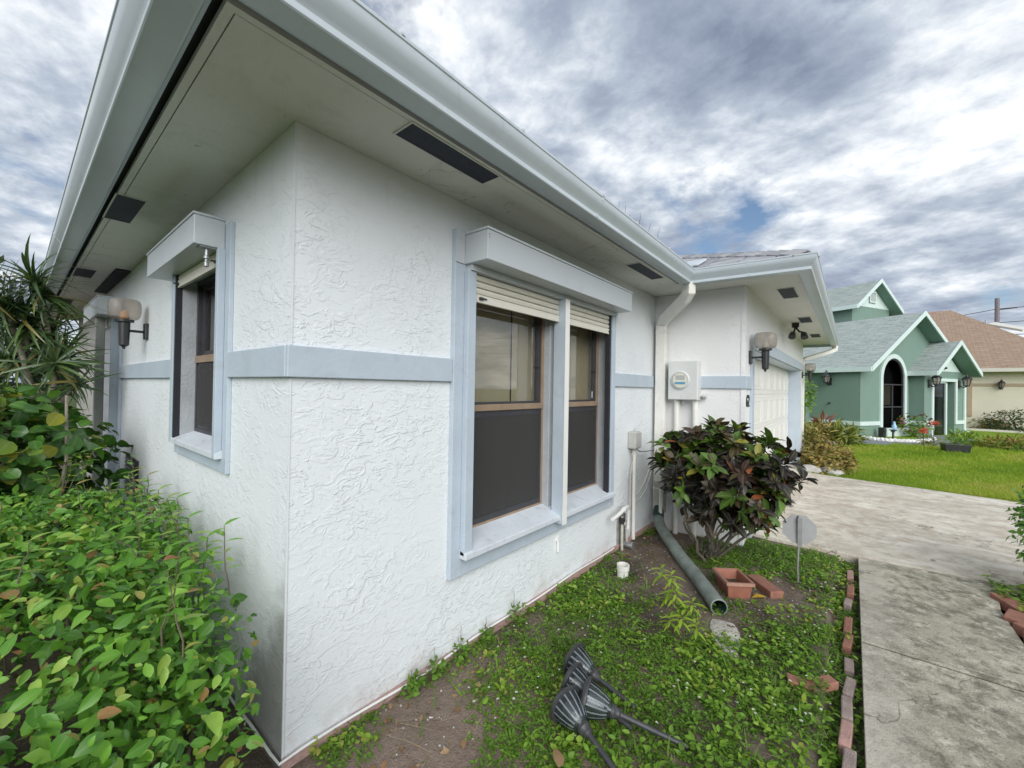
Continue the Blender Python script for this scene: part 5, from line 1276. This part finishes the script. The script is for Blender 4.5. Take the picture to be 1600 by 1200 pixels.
# --- distant planting, generic builder
def bush(name, lab, cat, c, r, n, size, mat, tpl=T_OVAL_S, seed=1, group=None, e=2.4, out=.6, down=.2, lo=.45, stem=True, wd=None, lump=.14):
    rr = np.random.default_rng(seed); t = thing(name, lab, cat, (c[0], c[1], 0), group)
    p, g = superell(n, c, r, e, lo, 1.06, .01, lump, seed); d, up = leaf_dirs(g, rr, out, down, .7)
    leaves(t, tpl, name, mat, p, d, up, rr.uniform(size*.7, size*1.3, len(p)), rr.random(len(p)), wd, 0, mass='foliage')
    if stem:
        branches(t, M_BARK, [(c[0]+rr.normal()*r[0]*.15, c[1]+rr.normal()*r[1]*.15, -.03) for _ in range(5)], [(c[0]+rr.normal()*r[0]*.35, c[1]+rr.normal()*r[1]*.35, c[2]+r[2]*.3) for _ in range(5)], max(.006, r[2]*.03), .004, 'stem', .08, seed)
    return t
bush('shrub', 'rusty orange low bush at the driveway edge by the garage', 'shrub', (9.25, -1.30, .20), (.72, .40, .27), 1700, .075, LM_RUST, seed=41)
bush('shrub', 'rusty tall sprig rising from the low bush by the garage', 'shrub', (9.6, -1.10, .42), (.22, .20, .40), 500, .07, LM_RUST, seed=42)
rock('rock', (8.55, -1.06, .05), (.19, .13, .10), M_ROCK, 'pale rock at the driveway edge nearest the garage', 'rock', 'rocks by the driveway', 6)
rock('rock', (8.62, -1.36, .05), (.21, .14, .09), M_ROCK, 'pale rock at the driveway edge before the rusty bush', 'rock', 'rocks by the driveway', 8)
bush('bromeliad_clump', 'yellow green bromeliads beside the garage', 'plant', (13.6, -.55, .22), (.55, .35, .32), 420, .26, LM_YGREEN, T_LANCE, 43, None, 2.2, .8, -.3, .3, False)
bush('bromeliad_clump', 'rust red bromeliads between the yellow green clumps', 'plant', (14.1, -.92, .22), (.4, .3, .30), 300, .24, LM_RUST, T_LANCE, 44, None, 2.2, .8, -.3, .3, False)
bush('bromeliad_clump', 'yellow green bromeliads at the lawn end of the green side wall', 'plant', (14.4, -1.42, .22), (.5, .36, .32), 420, .24, LM_YGREEN, T_LANCE, 45, None, 2.2, .8, -.3, .3, False)
bush('cordyline', 'pink leaved cordyline before the green side wall', 'plant', (14.5, -1.0, .50), (.2, .2, .24), 80, .22, LM_PINKR, T_LANCE, 46, None, 2, .6, -.6, .2)
rock('rock', (13.95, -1.15, .05), (.30, .16, .08), M_ROCK, 'long white rock in front of the bromeliads', 'rock', 'rocks by the driveway', 9)
# small tree by the far garage corner
tr = thing('small_tree', 'small leafy tree just past the far garage corner', 'tree', (14.9, -.45, 0))
branches(tr, M_BARK, [(14.9, -.45, -.05)], [(14.95, -.5, .95)], .05, .035, 'trunk', .03, 2)
rr = np.random.default_rng(48); p, g = superell(700, (14.9, -.38, 1.40), (.36, .38, .50), 2.2, .3, 1.05, .3, .16, 48); d, up = leaf_dirs(g, rr, .5, .3, .8)
leaves(tr, T_OVAL_S, 'tree', LM_WEED, p, d, up, rr.uniform(.07, .12, len(p)), rr.random(len(p)), None, 0, mass='crown')
# fence post strip behind the garage
fp = thing('fence', 'grey slatted fence between the garage and the green house', 'fence', (16.2, .3, 0))
for k in range(9): MB().box(16.0, 16.05, .05, 1.2, .1+k*.2, .27+k*.2).build('slat', M_METER, fp)
MB().box(15.98, 16.08, -.02, .05, 0, 2.0).build('post', M_METER, fp)
# path in front of the green house
pth = MB().add([(12.5, -.9, .004), (14.95, -1.52, .004), (15.25, -2.6, .004), (15.75, -3.42, .004), (17.2, -4.4, .004), (18.34, -5.56, .004), (19.5, -7.2, .004), (20.9, -7.0, .004), (20.4, -5.9, .004), (19.4, -4.7, .004), (20.4, -4.1, .004), (19.9, -3.3, .004), (17.6, -3.4, .004), (16.3, -1.85, .004), (13.5, -.3, .004)], [tuple(range(15))])
o = pth.build('path', M_ASPH); tag(o, 'grey painted path curving past the green house front', 'path', None, 'structure')
ed = thing('stone_edging', 'curved white stone edging of the bed under the arched window', 'stone edging', (16.4, -2.5, 0))
cpts = smooth_path([Vector(q) for q in ((16.95, -1.75, 0), (16.5, -2.1, 0), (16.4, -2.55, 0), (16.65, -3.05, 0), (17.2, -3.4, 0), (18.2, -3.65, 0))], 5)
for i, q in enumerate(cpts):
    b = bmesh.new(); bmesh.ops.create_icosphere(b, subdivisions=1, radius=1)
    for v in b.verts: v.co = Vector((v.co.x*.10, v.co.y*.085, v.co.z*.07))*random.uniform(.85, 1.15)
    me = bpy.data.meshes.new('stone'); b.to_mesh(me); b.free(); me.materials.append(M_WHITE)
    o = bpy.data.objects.new('stone', me); COL.objects.link(o); o.parent = ed; o.location = q-ORIG[ed]+Vector((0, 0, .04)); o.rotation_euler = (0, 0, random.uniform(0, 6))
bush('rose_bush', 'low rose bush with dark red blooms beside the arched window', 'rose bush', (19.0, -3.25, .30), (.42, .42, .38), 420, .09, LM_WEED, seed=51)
rr = np.random.default_rng(52); t = thing('rose_blooms', 'dark red rose blooms over the bush beside the arched window', 'flowers', (19.0, -3.25, .4))
p, g = superell(46, (18.9, -3.25, .46), (.46, .46, .34), 2, .75, 1.1, .1, .1, 53); d, up = leaf_dirs(g, rr, .3, 0, 1)
leaves(t, T_ROUND, 'petal', LM_ROSE, p, d, up, rr.uniform(.06, .12, len(p)), rr.random(len(p)), None, 0, mass='petals')
for (x_, y_, h_), lab in (((15.8, -3.42, .66), 'taller coral red flower head beside the grey path'), ((15.9, -3.22, .42), 'shorter coral red flower head beside the grey path')):
    t = thing('coral_flower', lab, 'flower', (x_, y_, 0)); branches(t, M_BARK, [(x_, y_, -.02), (x_+.03, y_, 0)], [(x_, y_, h_), (x_+.02, y_+.02, h_*.8)], .008, .006, 'stem', .02, 1)
    rr = np.random.default_rng(int(h_*100)); p, g = superell(60, (x_, y_, h_), (.10, .10, .05), 2, .4, 1, .1, .1, 3); d, up = leaf_dirs(g, rr, .5, 0, .8)
    leaves(t, T_OVAL_S, 'cpetal', LM_ORANGE, p, d, up, rr.uniform(.045, .08, len(p)), rr.random(len(p)), None, 0, mass='petals')
    p, g = superell(40, (x_, y_, .12), (.14, .14, .14), 2, .3, 1, .0, .1, 4); d, up = leaf_dirs(g, rr, .6, -.2, .8)
    leaves(t, T_LANCE, 'cleaf', LM_YGREEN, p, d, up, rr.uniform(.12, .2, len(p)), rr.random(len(p)), None, 0, mass='foliage')
pt = thing('planter', 'black oblong tub standing on the neighbour lawn', 'planter', (14.45, -3.65, 0))
trough(.14, .25, .22, .02, pt, M_BLACK, Vector((14.45, -3.65, 0)), Vector((1, .25, 0)).normalized(), Vector((-.25, 1, 0)).normalized(), .86)
rr = np.random.default_rng(55); p, g = superell(60, (14.45, -3.65, .26), (.1, .2, .12), 2, .3, 1, .15, .1, 6); d, up = leaf_dirs(g, rr, .5, -.5, .6)
leaves(pt, T_LANCE, 'tubleaf', LM_WEED, p, d, up, rr.uniform(.08, .15, len(p)), rr.random(len(p)), None, 0, mass='foliage')
bush('grass_clump', 'wispy green clump just behind the black tub', 'plant', (16.6, -4.1, .16), (.30, .30, .26), 260, .16, LM_WEED, T_LANCE, 56, None, 2, .6, -.5, .2, False)
bush('grass_clump', 'long low reddish green clump on the neighbour lawn at right', 'plant', (16.4, -4.95, .12), (.40, .62, .24), 700, .13, LM_RUST, T_LANCE, 57, None, 2.2, .5, -.5, .2, False)
bush('grass_clump', 'green underside clump of the long bed on the neighbour lawn', 'plant', (16.25, -4.95, .07), (.42, .64, .14), 600, .10, LM_WEED, T_LANCE, 58, None, 2.2, .5, -.3, .2, False)
t = thing('path_light', 'small black path light standing by the white stone edging', 'path light', (16.92, -2.63, 0))
MB().tube([(16.92, -2.63, -.02), (16.92, -2.63, .26)], .022, 8).build('stake', M_BLACK, t); MB().lathe((16.92, -2.63, .26), (0, 0, 1), [(0, .05), (.04, .05), (.05, .11), (.075, .08), (.085, .01)], 14, True).build('cap', M_BLACK, t)
t = thing('garden_ornament', 'pale blue glass ornament by the arched window', 'ornament', (18.5, -2.75, 0))
MB().lathe((18.5, -2.75, .15), (0, 0, 1), [(0, .02), (.06, .07), (.2, .075), (.28, .04), (.36, .028), (.37, .01)], 14, True).build('bottle', dirty('blue_glass', (.32, .52, .72), .15), t, smooth=True); MB().tube([(18.5, -2.75, -.02), (18.5, -2.75, .16)], .012, 6).build('stake', M_GALV, t)
t = thing('speaker', 'small black garden speaker at the left foot of the arched window', 'speaker', (17.9, -2.55, 0))
MB().obox((17.9, -2.42, .16), E1*.08, E2*.08, (0, 0, .17)).build('cabinet', M_BLACK, t, bevel=.02); MB().lathe(G(.78, -.31, .22), -E2, [(.0, .05), (.03, .05)], 12, True).build('grille', M_DARKFR, t)
bush('shrub', 'dark rounded shrub against the tan wall', 'shrub', (25.2, -6.75, .35), (.75, .85, .52), 800, .11, LM_TREE, seed=61)
bush('shrub', 'mixed low shrub under the tan house window', 'shrub', (26.8, -6.0, .2), (.5, .55, .34), 500, .11, LM_YGREEN, seed=62)
bush('shrub', 'low yellowing shrub between the window and the dark shrub', 'shrub', (26.0, -6.35, .16), (.42, .42, .26), 380, .10, LM_RUST, seed=63)
o = MB().obox((24.6, -6.6, .03), Vector((.08, .997, 0))*2.6, Vector((.08, 0, 0)), (0, 0, .05)).build('kerb', M_FASC); tag(o, 'pale kerb before the tan house shrubs', 'kerb', None, 'structure')

# left background: trimmed golden hedge and dark trees
hb = thing('hedge', 'trimmed hedge with yellow green top beyond the dracaena', 'hedge', (-2.4, 6.5, 0))
rr = np.random.default_rng(65); p, g = superell(5200, (-2.75, 6.6, .72), (2.0, .55, .80), 5, .75, 1.02, .02, .03, 65); d, up = leaf_dirs(g, rr, .5, 0, .7)
top = p[:, 2] > 1.42
leaves(hb, T_OVAL_S, 'gold', LM_GOLD, p[top], d[top], up[top], rr.uniform(.04, .07, top.sum()), rr.random(top.sum()), None, 0, mass='young_top_leaves')
leaves(hb, T_OVAL_S, 'dk', LM_TREE, p[~top], d[~top], up[~top], rr.uniform(.05, .08, (~top).sum()), rr.random((~top).sum()), None, 0, mass='foliage')
branches(hb, M_BARK, [(-4+.5*i, 6.6, -.05) for i in range(7)], [(-4+.5*i+.05, 6.55, 1.2) for i in range(7)], .03, .015, 'stem', .04, 3)
def tree(lab, c, h, cr_, n, size, mat=LM_TREE, seed=1, group='trees in the background', trunk_r=.14):
    rr = np.random.default_rng(seed); t = thing('tree', lab, 'tree', (c[0], c[1], 0), group)
    MB().tube([(c[0], c[1], -.1), (c[0]+.1, c[1], h*.3), (c[0]+.05, c[1]+.1, h*.62)], [trunk_r, trunk_r*.75, trunk_r*.4], 9).build('trunk', M_BARK, t, smooth=True)
    cl = [np.array([c[0], c[1], h*.62])+rr.normal(size=3)*np.array([cr_*.45, cr_*.45, h*.14]) for _ in range(10)]
    branches(t, M_BARK, [(c[0]+.05, c[1], h*.4)]*6, cl[:6], trunk_r*.4, trunk_r*.1, 'limb', .08, seed)
    P, D, U = [], [], []
    for i, q in enumerate(cl):
        p, g = superell(n//10, q, (cr_*rr.uniform(.4, .62), cr_*rr.uniform(.4, .62), h*rr.uniform(.13, .2)), 2, .35, 1.08, .2, .16, seed*20+i); d, up = leaf_dirs(g, rr, .4, .3, .9); P.append(p); D.append(d); U.append(up)
    P, D, U = map(np.concatenate, (P, D, U))
    leaves(t, T_TRI, 'trl', mat, P, D, U, rr.uniform(size*.6, size*1.4, len(P)), rr.random(len(P)), None, 0, mass='crown')
tree('dark broad tree far behind the trimmed hedge', (-3.2, 13.5, 0), 4.6, 2.6, 6500, .16, seed=71)
tree('second dark tree farther left behind the trimmed hedge', (-7.5, 15, 0), 5.4, 3.0, 5000, .18, seed=72)
tree('dark tree in the gap behind the dracaena', (-1.2, 17, 0), 4.4, 2.4, 5000, .16, seed=73)
# across the street (seen only mirrored in the window glass)
oh = thing('house', 'pale house across the street mirrored in the window', 'house', (10, -52, 0))
MB().box(5, 20, -56, -50, 0, 2.7).build('wall', M_TAN, oh); MB().extrude([(4.3, -49.4, 2.7), (4.3, -56.6, 2.7), (4.3, -53, 4.6)], (16.4, 0, 0)).build('roof', M_SHB, oh)
MB().box(8, 12.5, -50.0, -49.96, 0, 2.2).build('garage_door', M_WHITE, oh); MB().box(15, 17, -50, -49.95, .9, 2.2).build('window', M_DGLASS, oh)
oh2 = thing('house', 'second pale house across the street mirrored in the window', 'house', (30, -53, 0))
MB().box(26, 42, -57, -51, 0, 2.7).build('wall', M_STUCCO2, oh2); MB().extrude([(25.3, -50.4, 2.7), (25.3, -57.6, 2.7), (25.3, -54, 4.6)], (16.4, 0, 0)).build('roof', M_SHG, oh2); MB().box(29, 33.5, -51.0, -50.96, 0, 2.2).build('garage_door', M_WHITE, oh2)
tree('leafy tree across the street mirrored in the window', (17, -47, 0), 6.5, 3.0, 2500, .3, seed=74); tree('second tree across the street mirrored in the window', (23.5, -58, 0), 7, 4, 2500, .35, seed=75)
pm = thing('palm_tree', 'palm tree across the street mirrored in the window', 'palm tree', (13, -44, 0)); MB().tube([(13, -44, 0), (13.1, -44, 4), (13.0, -44, 8.4)], [.2, .15, .13], 8).build('trunk', M_BARKP, pm)
rr = np.random.default_rng(76); a_ = np.linspace(0, 2*PI*5, 60); el_ = rr.uniform(-.4, 1.1, 60); leaves(pm, T_LANCE, 'frond', LM_TREE, np.tile([13, -44, 8.4], (60, 1)), np.stack([np.cos(a_)*np.cos(el_), np.sin(a_)*np.cos(el_), np.sin(el_)], 1), np.tile([0, 0, 1.0], (60, 1)), rr.uniform(1.6, 2.4, 60), rr.random(60), None, 0, mass='fronds')
car = thing('parked_car', 'white car parked across the street mirrored in the window', 'car', (11, -19.2, 0))
prof = [(0, .35), (.05, .75), (.9, .92), (1.5, 1.42), (3.0, 1.45), (3.8, .98), (4.4, .9), (4.45, .35)]
MB().extrude([(9+a, -20, b) for a, b in prof], (0, 1.7, 0)).build('body', M_WHITE, car, bevel=.08)
MB().extrude([(10.05, -20.01, .95), (10.55, -20.01, 1.36), (11.95, -20.01, 1.38), (12.6, -20.01, .98)], (0, 1.72, 0)).build('window', M_DARKFR, car)
for x_ in (9.8, 12.5):
    for y_ in (-20.02, -18.5): MB().lathe((x_, y_, .33), (0, 1, 0), [(0, .33), (.22, .33)], 16, True).build('wheel', M_BLACK, car)

# ================================================================== GROUND COVER (stuff)
def density(x, y):
    n = np.sin(x*3.1+y*4.3+1)*.5+np.sin(x*7.7-y*5.2)*.35+np.sin(x*1.3+y*9.1+2)*.3+np.sin(x*13+y*11)*.25
    dn = 1.0+.36*n
    dn = dn-1.6*np.exp(-((x-.42)**2/.10+(y+.28)**2/.10))          # sandy patch by the corner
    dn = dn-.9*np.exp(-((x-.85)**2/.05+(y+.17)**2/.012))
    dn = dn-1.5*np.exp(-((x-3.0)**2/.55+(y+.32)**2/.10))          # dark soil under the croton
    dn = dn-1.2*np.exp(-((x-2.55)**2/.10+(y+.62)**2/.08))
    dn = dn-1.3*np.exp(-((x-2.12)**2/.03+(y+1.05)**2/.03))
    dn = dn-1.2*np.exp(-((x-2.75)**2/.10+(y+1.15)**2/.035))
    dn = dn-.55*np.exp(-((x-3.0)**2/.12+(y+1.3)**2/.03))
    dn = dn-.9*np.exp(-((x-.1)**2/.05+(y+.75)**2/.15))
    dn = dn+.7*np.exp(-((x-1.25)**2/.25+(y+1.2)**2/.12))+.5*np.exp(-((x-1.5)**2/.3+(y+.45)**2/.05))
    return np.clip(dn, 0, 1)
class Empty0: pass
def stuff(name, lab, cat, V, T, rnd, mat):
    me = fast_mesh(name, V, T, rnd); me.materials.append(mat); o = bpy.data.objects.new(name, me); COL.objects.link(o); return tag(o, lab, cat, None, 'stuff')
rr = np.random.default_rng(81)
def patch(x, y, k): return np.sin(x*2.1*k+y*3.3+k)*.5+np.sin(x*5.3-y*4.1*k+2*k)*.35+np.sin(x*9.7+y*7.9*k)*.25
def plantlets(n, size, height, per, tpl, tone0, mask, wdt=(.7, 1.2), up_=(-.1, .8)):
    x = rr.uniform(.1, 4.02, n); y = rr.uniform(-1.61, -.015, n); y[:n//22] = rr.uniform(-1.70, -1.60, n//22)
    keep = rr.random(n) < density(x, y)*mask(x, y); x, y = x[keep], y[keep]; m_ = len(x); z = bed_z(x, y)
    hg_ = rr.uniform(.25, 1.0, m_)*height*(.5+.7*density(x, y)); tone = np.clip(tone0+.20*patch(x, y, .8)+rr.normal(size=m_)*.13, 0, 1); P, D, LL_, RR = [], [], [], []
    for k in range(per):
        a = rr.uniform(0, 2*PI, m_); off = rr.uniform(0, size[1]*.6, m_)
        P.append(np.stack([x+np.cos(a)*off, y+np.sin(a)*off, z+hg_*(.25+.75*(k+1)/per)], 1)); D.append(np.stack([np.cos(a), np.sin(a), rr.uniform(up_[0], up_[1], m_)], 1)); LL_.append(rr.uniform(size[0], size[1], m_)); RR.append(np.clip(tone+rr.normal(size=m_)*.09, 0, 1))
    P, D, LL_, RR = map(np.concatenate, (P, D, LL_, RR)); U = np.tile([0, 0, 1.0], (len(P), 1))+rr.normal(size=P.shape)*.4
    V, T, K = leaf_arrays(tpl, P, D, U, LL_, rr.uniform(*wdt, len(P))); return V, T, np.repeat(RR, K)
V, T, q = plantlets(20000, (.008, .021), .022, 6, T_OVAL_S, .34, lambda x, y: np.where(patch(x, y, 1.3) > -.30, .85, .16))
stuff('weeds', 'low small leaved green weeds creeping over the soil bed', 'weeds', V, T, q, LM_WEED)
big = lambda x, y: np.clip(.12+.9*(patch(x, y, 1.7) > .22)+.75*np.exp(-((x-1.45)**2/.45+(y+1.25)**2/.10)), 0, .95)
V, T, q = plantlets(2700, (.018, .036), .05, 7, T_OVAL, .66, big, (.75, 1.15), (.0, .9))
stuff('weeds', 'taller bright green leafy weeds in clumps over the bed', 'weeds', V, T, q, LM_WEED)
fea = lambda x, y: np.clip(.06+.85*np.exp(-((y+.42)**2/.06))*(patch(x, y, 2.2) > -.1), 0, 1)
V, T, q = plantlets(3800, (.020, .040), .045, 8, T_LANCE, .16, fea, (.9, 1.5), (.1, 1.0))
stuff('weeds', 'dark green feathery weeds nearer the wall', 'weeds', V, T, q, LM_WEED)
# thin stalks and grass blades
n = 2400; x = rr.uniform(.2, 4.0, n); y = rr.uniform(-1.66, -.02, n); keep = rr.random(n) < .15+.7*density(x, y); x, y = x[keep], y[keep]; m_ = len(x)
V, T, K = leaf_arrays(T_BLADE, np.stack([x, y, bed_z(x, y)-.005], 1), np.stack([rr.normal(size=m_)*.5, rr.normal(size=m_)*.5, np.full(m_, .8)], 1), rr.normal(size=(m_, 3)), rr.uniform(.03, .095, m_)); stuff('grass', 'thin grass blades among the weeds in the bed', 'grass', V, T, np.repeat(rr.random(m_)*.6, K), LM_WEED)
# white flower dots: small daisies with five petals
n = 260; x = rr.uniform(.5, 4.0, n); y = rr.uniform(-1.58, -.1, n); keep = rr.random(n) < density(x, y); x, y = x[keep], y[keep]; m_ = len(x); z = bed_z(x, y)+rr.uniform(.035, .06, m_)
PP = np.repeat(np.stack([x, y, z], 1), 5, 0); a = np.tile(np.arange(5)*2*PI/5, m_)+np.repeat(rr.uniform(0, 6, m_), 5); DD = np.stack([np.cos(a), np.sin(a), np.full(len(a), .15)], 1)
V, T, K = leaf_arrays(T_TRI, PP, DD, np.tile([0, 0, 1.0], (len(PP), 1)), rr.uniform(.005, .010, len(PP)), np.full(len(PP), 1.6)); stuff('wild_flowers', 'tiny white wild flowers dotted over the weeds', 'flowers', V, T, np.repeat(rr.random(len(PP)), K), LM_FLOWER)
# leaf litter and twigs
n = 1500; x = rr.uniform(.0, 4.0, n); y = rr.uniform(-1.6, -.03, n); w_ = .22+.75*(1-density(x, y)); keep = rr.random(n) < w_*.7; x, y = x[keep], y[keep]
x = np.append(x, rr.uniform(2.6, 4.0, 130)); y = np.append(y, rr.uniform(-3.1, -2.5, 130)); m_ = len(x); zb = np.where(y < -2.4, .004, bed_z(x, y))
a = rr.uniform(0, 2*PI, m_)
V, T, K = leaf_arrays(T_OVAL_S, np.stack([x, y, zb+.008], 1), np.stack([np.cos(a), np.sin(a), rr.normal(size=m_)*.2], 1), np.array([0, 0, 1.0])+rr.normal(size=(m_, 3))*.4, rr.uniform(.012, .045, m_)); stuff('leaf_litter', 'dry brown leaf litter scattered on the soil', 'leaf litter', V, T, np.repeat(rr.random(m_), K), LM_DRY)
n = 900; x = rr.uniform(.05, 3.9, n); y = rr.uniform(-1.55, -.04, n); a = rr.uniform(0, 2*PI, n); tb = leaf_tpl([.009, .009, .005], [0, .5, 1], 0, .02)
V, T, K = leaf_arrays(tb, np.stack([x, y, bed_z(x, y)+.01], 1), np.stack([np.cos(a), np.sin(a), rr.normal(size=n)*.06], 1), np.tile([0, 0, 1.0], (n, 1)), rr.uniform(.04, .16, n)); stuff('twigs', 'thin pale twigs strewn on the soil bed', 'twigs', V, T, np.repeat(rr.random(n), K), LM_STRAW)
n = 900; x = rr.uniform(.0, 4.0, n); y = rr.uniform(-1.6, -.03, n); keep = rr.random(n) < 1.05-density(x, y); x, y = x[keep], y[keep]; m_ = len(x); r_ = rr.uniform(.002, .008, m_)
OV = np.array([(1, 0, 0), (-1, 0, 0), (0, 1, 0), (0, -1, 0), (0, 0, .8), (0, 0, -.8)], float); OT = np.array([(0, 2, 4), (2, 1, 4), (1, 3, 4), (3, 0, 4), (2, 0, 5), (1, 2, 5), (3, 1, 5), (0, 3, 5)])
V = (np.stack([x, y, bed_z(x, y)+.002], 1)[:, None]+OV[None]*r_[:, None, None]*rr.uniform(.6, 1.3, (m_, 6, 1))).reshape(-1, 3); T = (OT[None]+(np.arange(m_)*6)[:, None, None]).reshape(-1, 3)
stuff('gravel', 'scattered small pale pebbles on the soil', 'pebbles', V, T, np.repeat(rr.random(m_), 6), M_ROCK)
# weeds beyond the walk at right
n = 900; x = rr.uniform(2.3, 4.1, n); y = rr.uniform(-3.4, -2.44, n); keep = (y < -2.5-.12*rr.random(n)) | (x > 3.6); x, y = x[keep], y[keep]; m_ = len(x)
PP = np.repeat(np.stack([x, y, np.full(m_, .01)], 1), 5, 0); a = rr.uniform(0, 2*PI, len(PP)); PP[:, 2] += rr.uniform(0, .07, len(PP)); V, T, K = leaf_arrays(T_OVAL_S, PP, np.stack([np.cos(a), np.sin(a), rr.uniform(0, .7, len(PP))], 1), np.array([0, 0, 1.0])+rr.normal(size=(len(PP), 3))*.3, rr.uniform(.02, .05, len(PP)))
x = np.append(x, [])
stuff('weeds', 'green weeds behind the tilted bricks beyond the walkway', 'weeds', V, T, np.repeat(rr.random(len(PP)), K), LM_WEED)
# neighbour lawn blades
n = 120000; x = 8.2+11.5*rr.random(n)**1.5; y = rr.uniform(-8.5, -.9, n); xe = 8.44+(y+.7)*.152; keep = (x > xe-.05) & ~((x > 14.7) & (y > -.35*(x-15.2)-2.5+(-1.0)*(x > 15.6)) & (x < 30)); x, y = x[keep], y[keep]; m_ = len(x)
pt_ = np.clip(.48+.22*np.sin(x*1.9+y*2.7)+.18*np.sin(x*.8-y*1.4+2)+.16*np.sin(x*4.1-y*3.3)*np.sin(y*5.2+x)+rr.normal(size=m_)*.2, 0, 1)
V, T, K = leaf_arrays(T_BLADE, np.stack([x, y, np.zeros(m_)-.005], 1), np.stack([rr.normal(size=m_)*.55, rr.normal(size=m_)*.55, np.full(m_, .75)], 1), rr.normal(size=(m_, 3)), rr.uniform(.03, .075, m_)*(1+.06*(x-8)), np.clip(.9+.12*(x-8), 1, 3)); stuff('lawn_grass', 'bright green grass blades of the neighbour lawn', 'grass', V, T, np.repeat(pt_, K), LM_GRASS)
# things too small to be stuff
def single_leaf(c, ln_, mat, rn, lab, name='fallen_leaf', rz=0.0, tpl=T_OVAL, tilt=.1):
    me = fast_mesh(name, tpl[0]*ln_, tpl[1], np.full(len(tpl[0]), rn)); me.materials.append(mat); o = bpy.data.objects.new(name, me); COL.objects.link(o); o.location = c; o.rotation_euler = (tilt, -.15, rz); tag(o, lab, 'leaf')
single_leaf((2.70, -1.19, .02), .10, LM_YELLOW, .5, 'bright yellow fallen leaf below the loose red brick', rz=2.2)
single_leaf((.66, -.80, .03), .085, LM_DRY, .75, 'curled tan fallen leaf on the weeds near the sandy patch', rz=.6, tilt=.4)
single_leaf((4.38, -2.2, .03), .04, LM_DRY, .2, 'small dark leaf on the driveway edge', rz=1)
# young weeds against the wall and seedlings in the gutter
for i, (x_, s_) in enumerate(((.86, .07), (1.06, .06), (.68, .06), (1.32, .08), (.55, .045))):
    t = thing('weed_tuft', ['small weed tuft against the wall foot near the window', 'weed tuft at the wall foot under the window casing', 'weed tuft at the edge of the sandy patch', 'bushy weed tuft where the pink footing shows', 'tiny weed tuft nearest the house corner'][i], 'weed', (x_, -.06, 0), 'weed tufts along the wall')
    rr = np.random.default_rng(90+i); p, g = superell(60, (x_, -.07, .05), (s_*.9, s_*.6, s_), 2, .2, 1, .005, .1, 91+i); d, up = leaf_dirs(g, rr, .6, -.2, .7); leaves(t, T_OVAL_S, 'tuft', LM_WEED, p, d, up, rr.uniform(.018, .04, len(p)), rr.random(len(p))*.5, None, 0, mass='foliage')
    branches(t, M_BARK, [(x_, -.06, 0)]*2, [(x_+rr.normal()*.02, -.05, s_*2.6), (x_-.02, -.06, s_*2)], .0016, .001, 'stalk', .03, i)
gw = thing('gutter_weeds', 'thin dry seedlings sprouting from the front gutter', 'weeds', (2.1, -.47, HZ+.1))
rr = np.random.default_rng(97)
for k in range(9):
    x_ = rr.uniform(1.75, 2.75); branches(gw, M_BARK, [(x_, -.48, HZ+.09)], [(x_+rr.normal()*.03, -.49+rr.normal()*.02, HZ+.15+rr.random()*.1)], .0018, .001, 'stalk', .05, k)
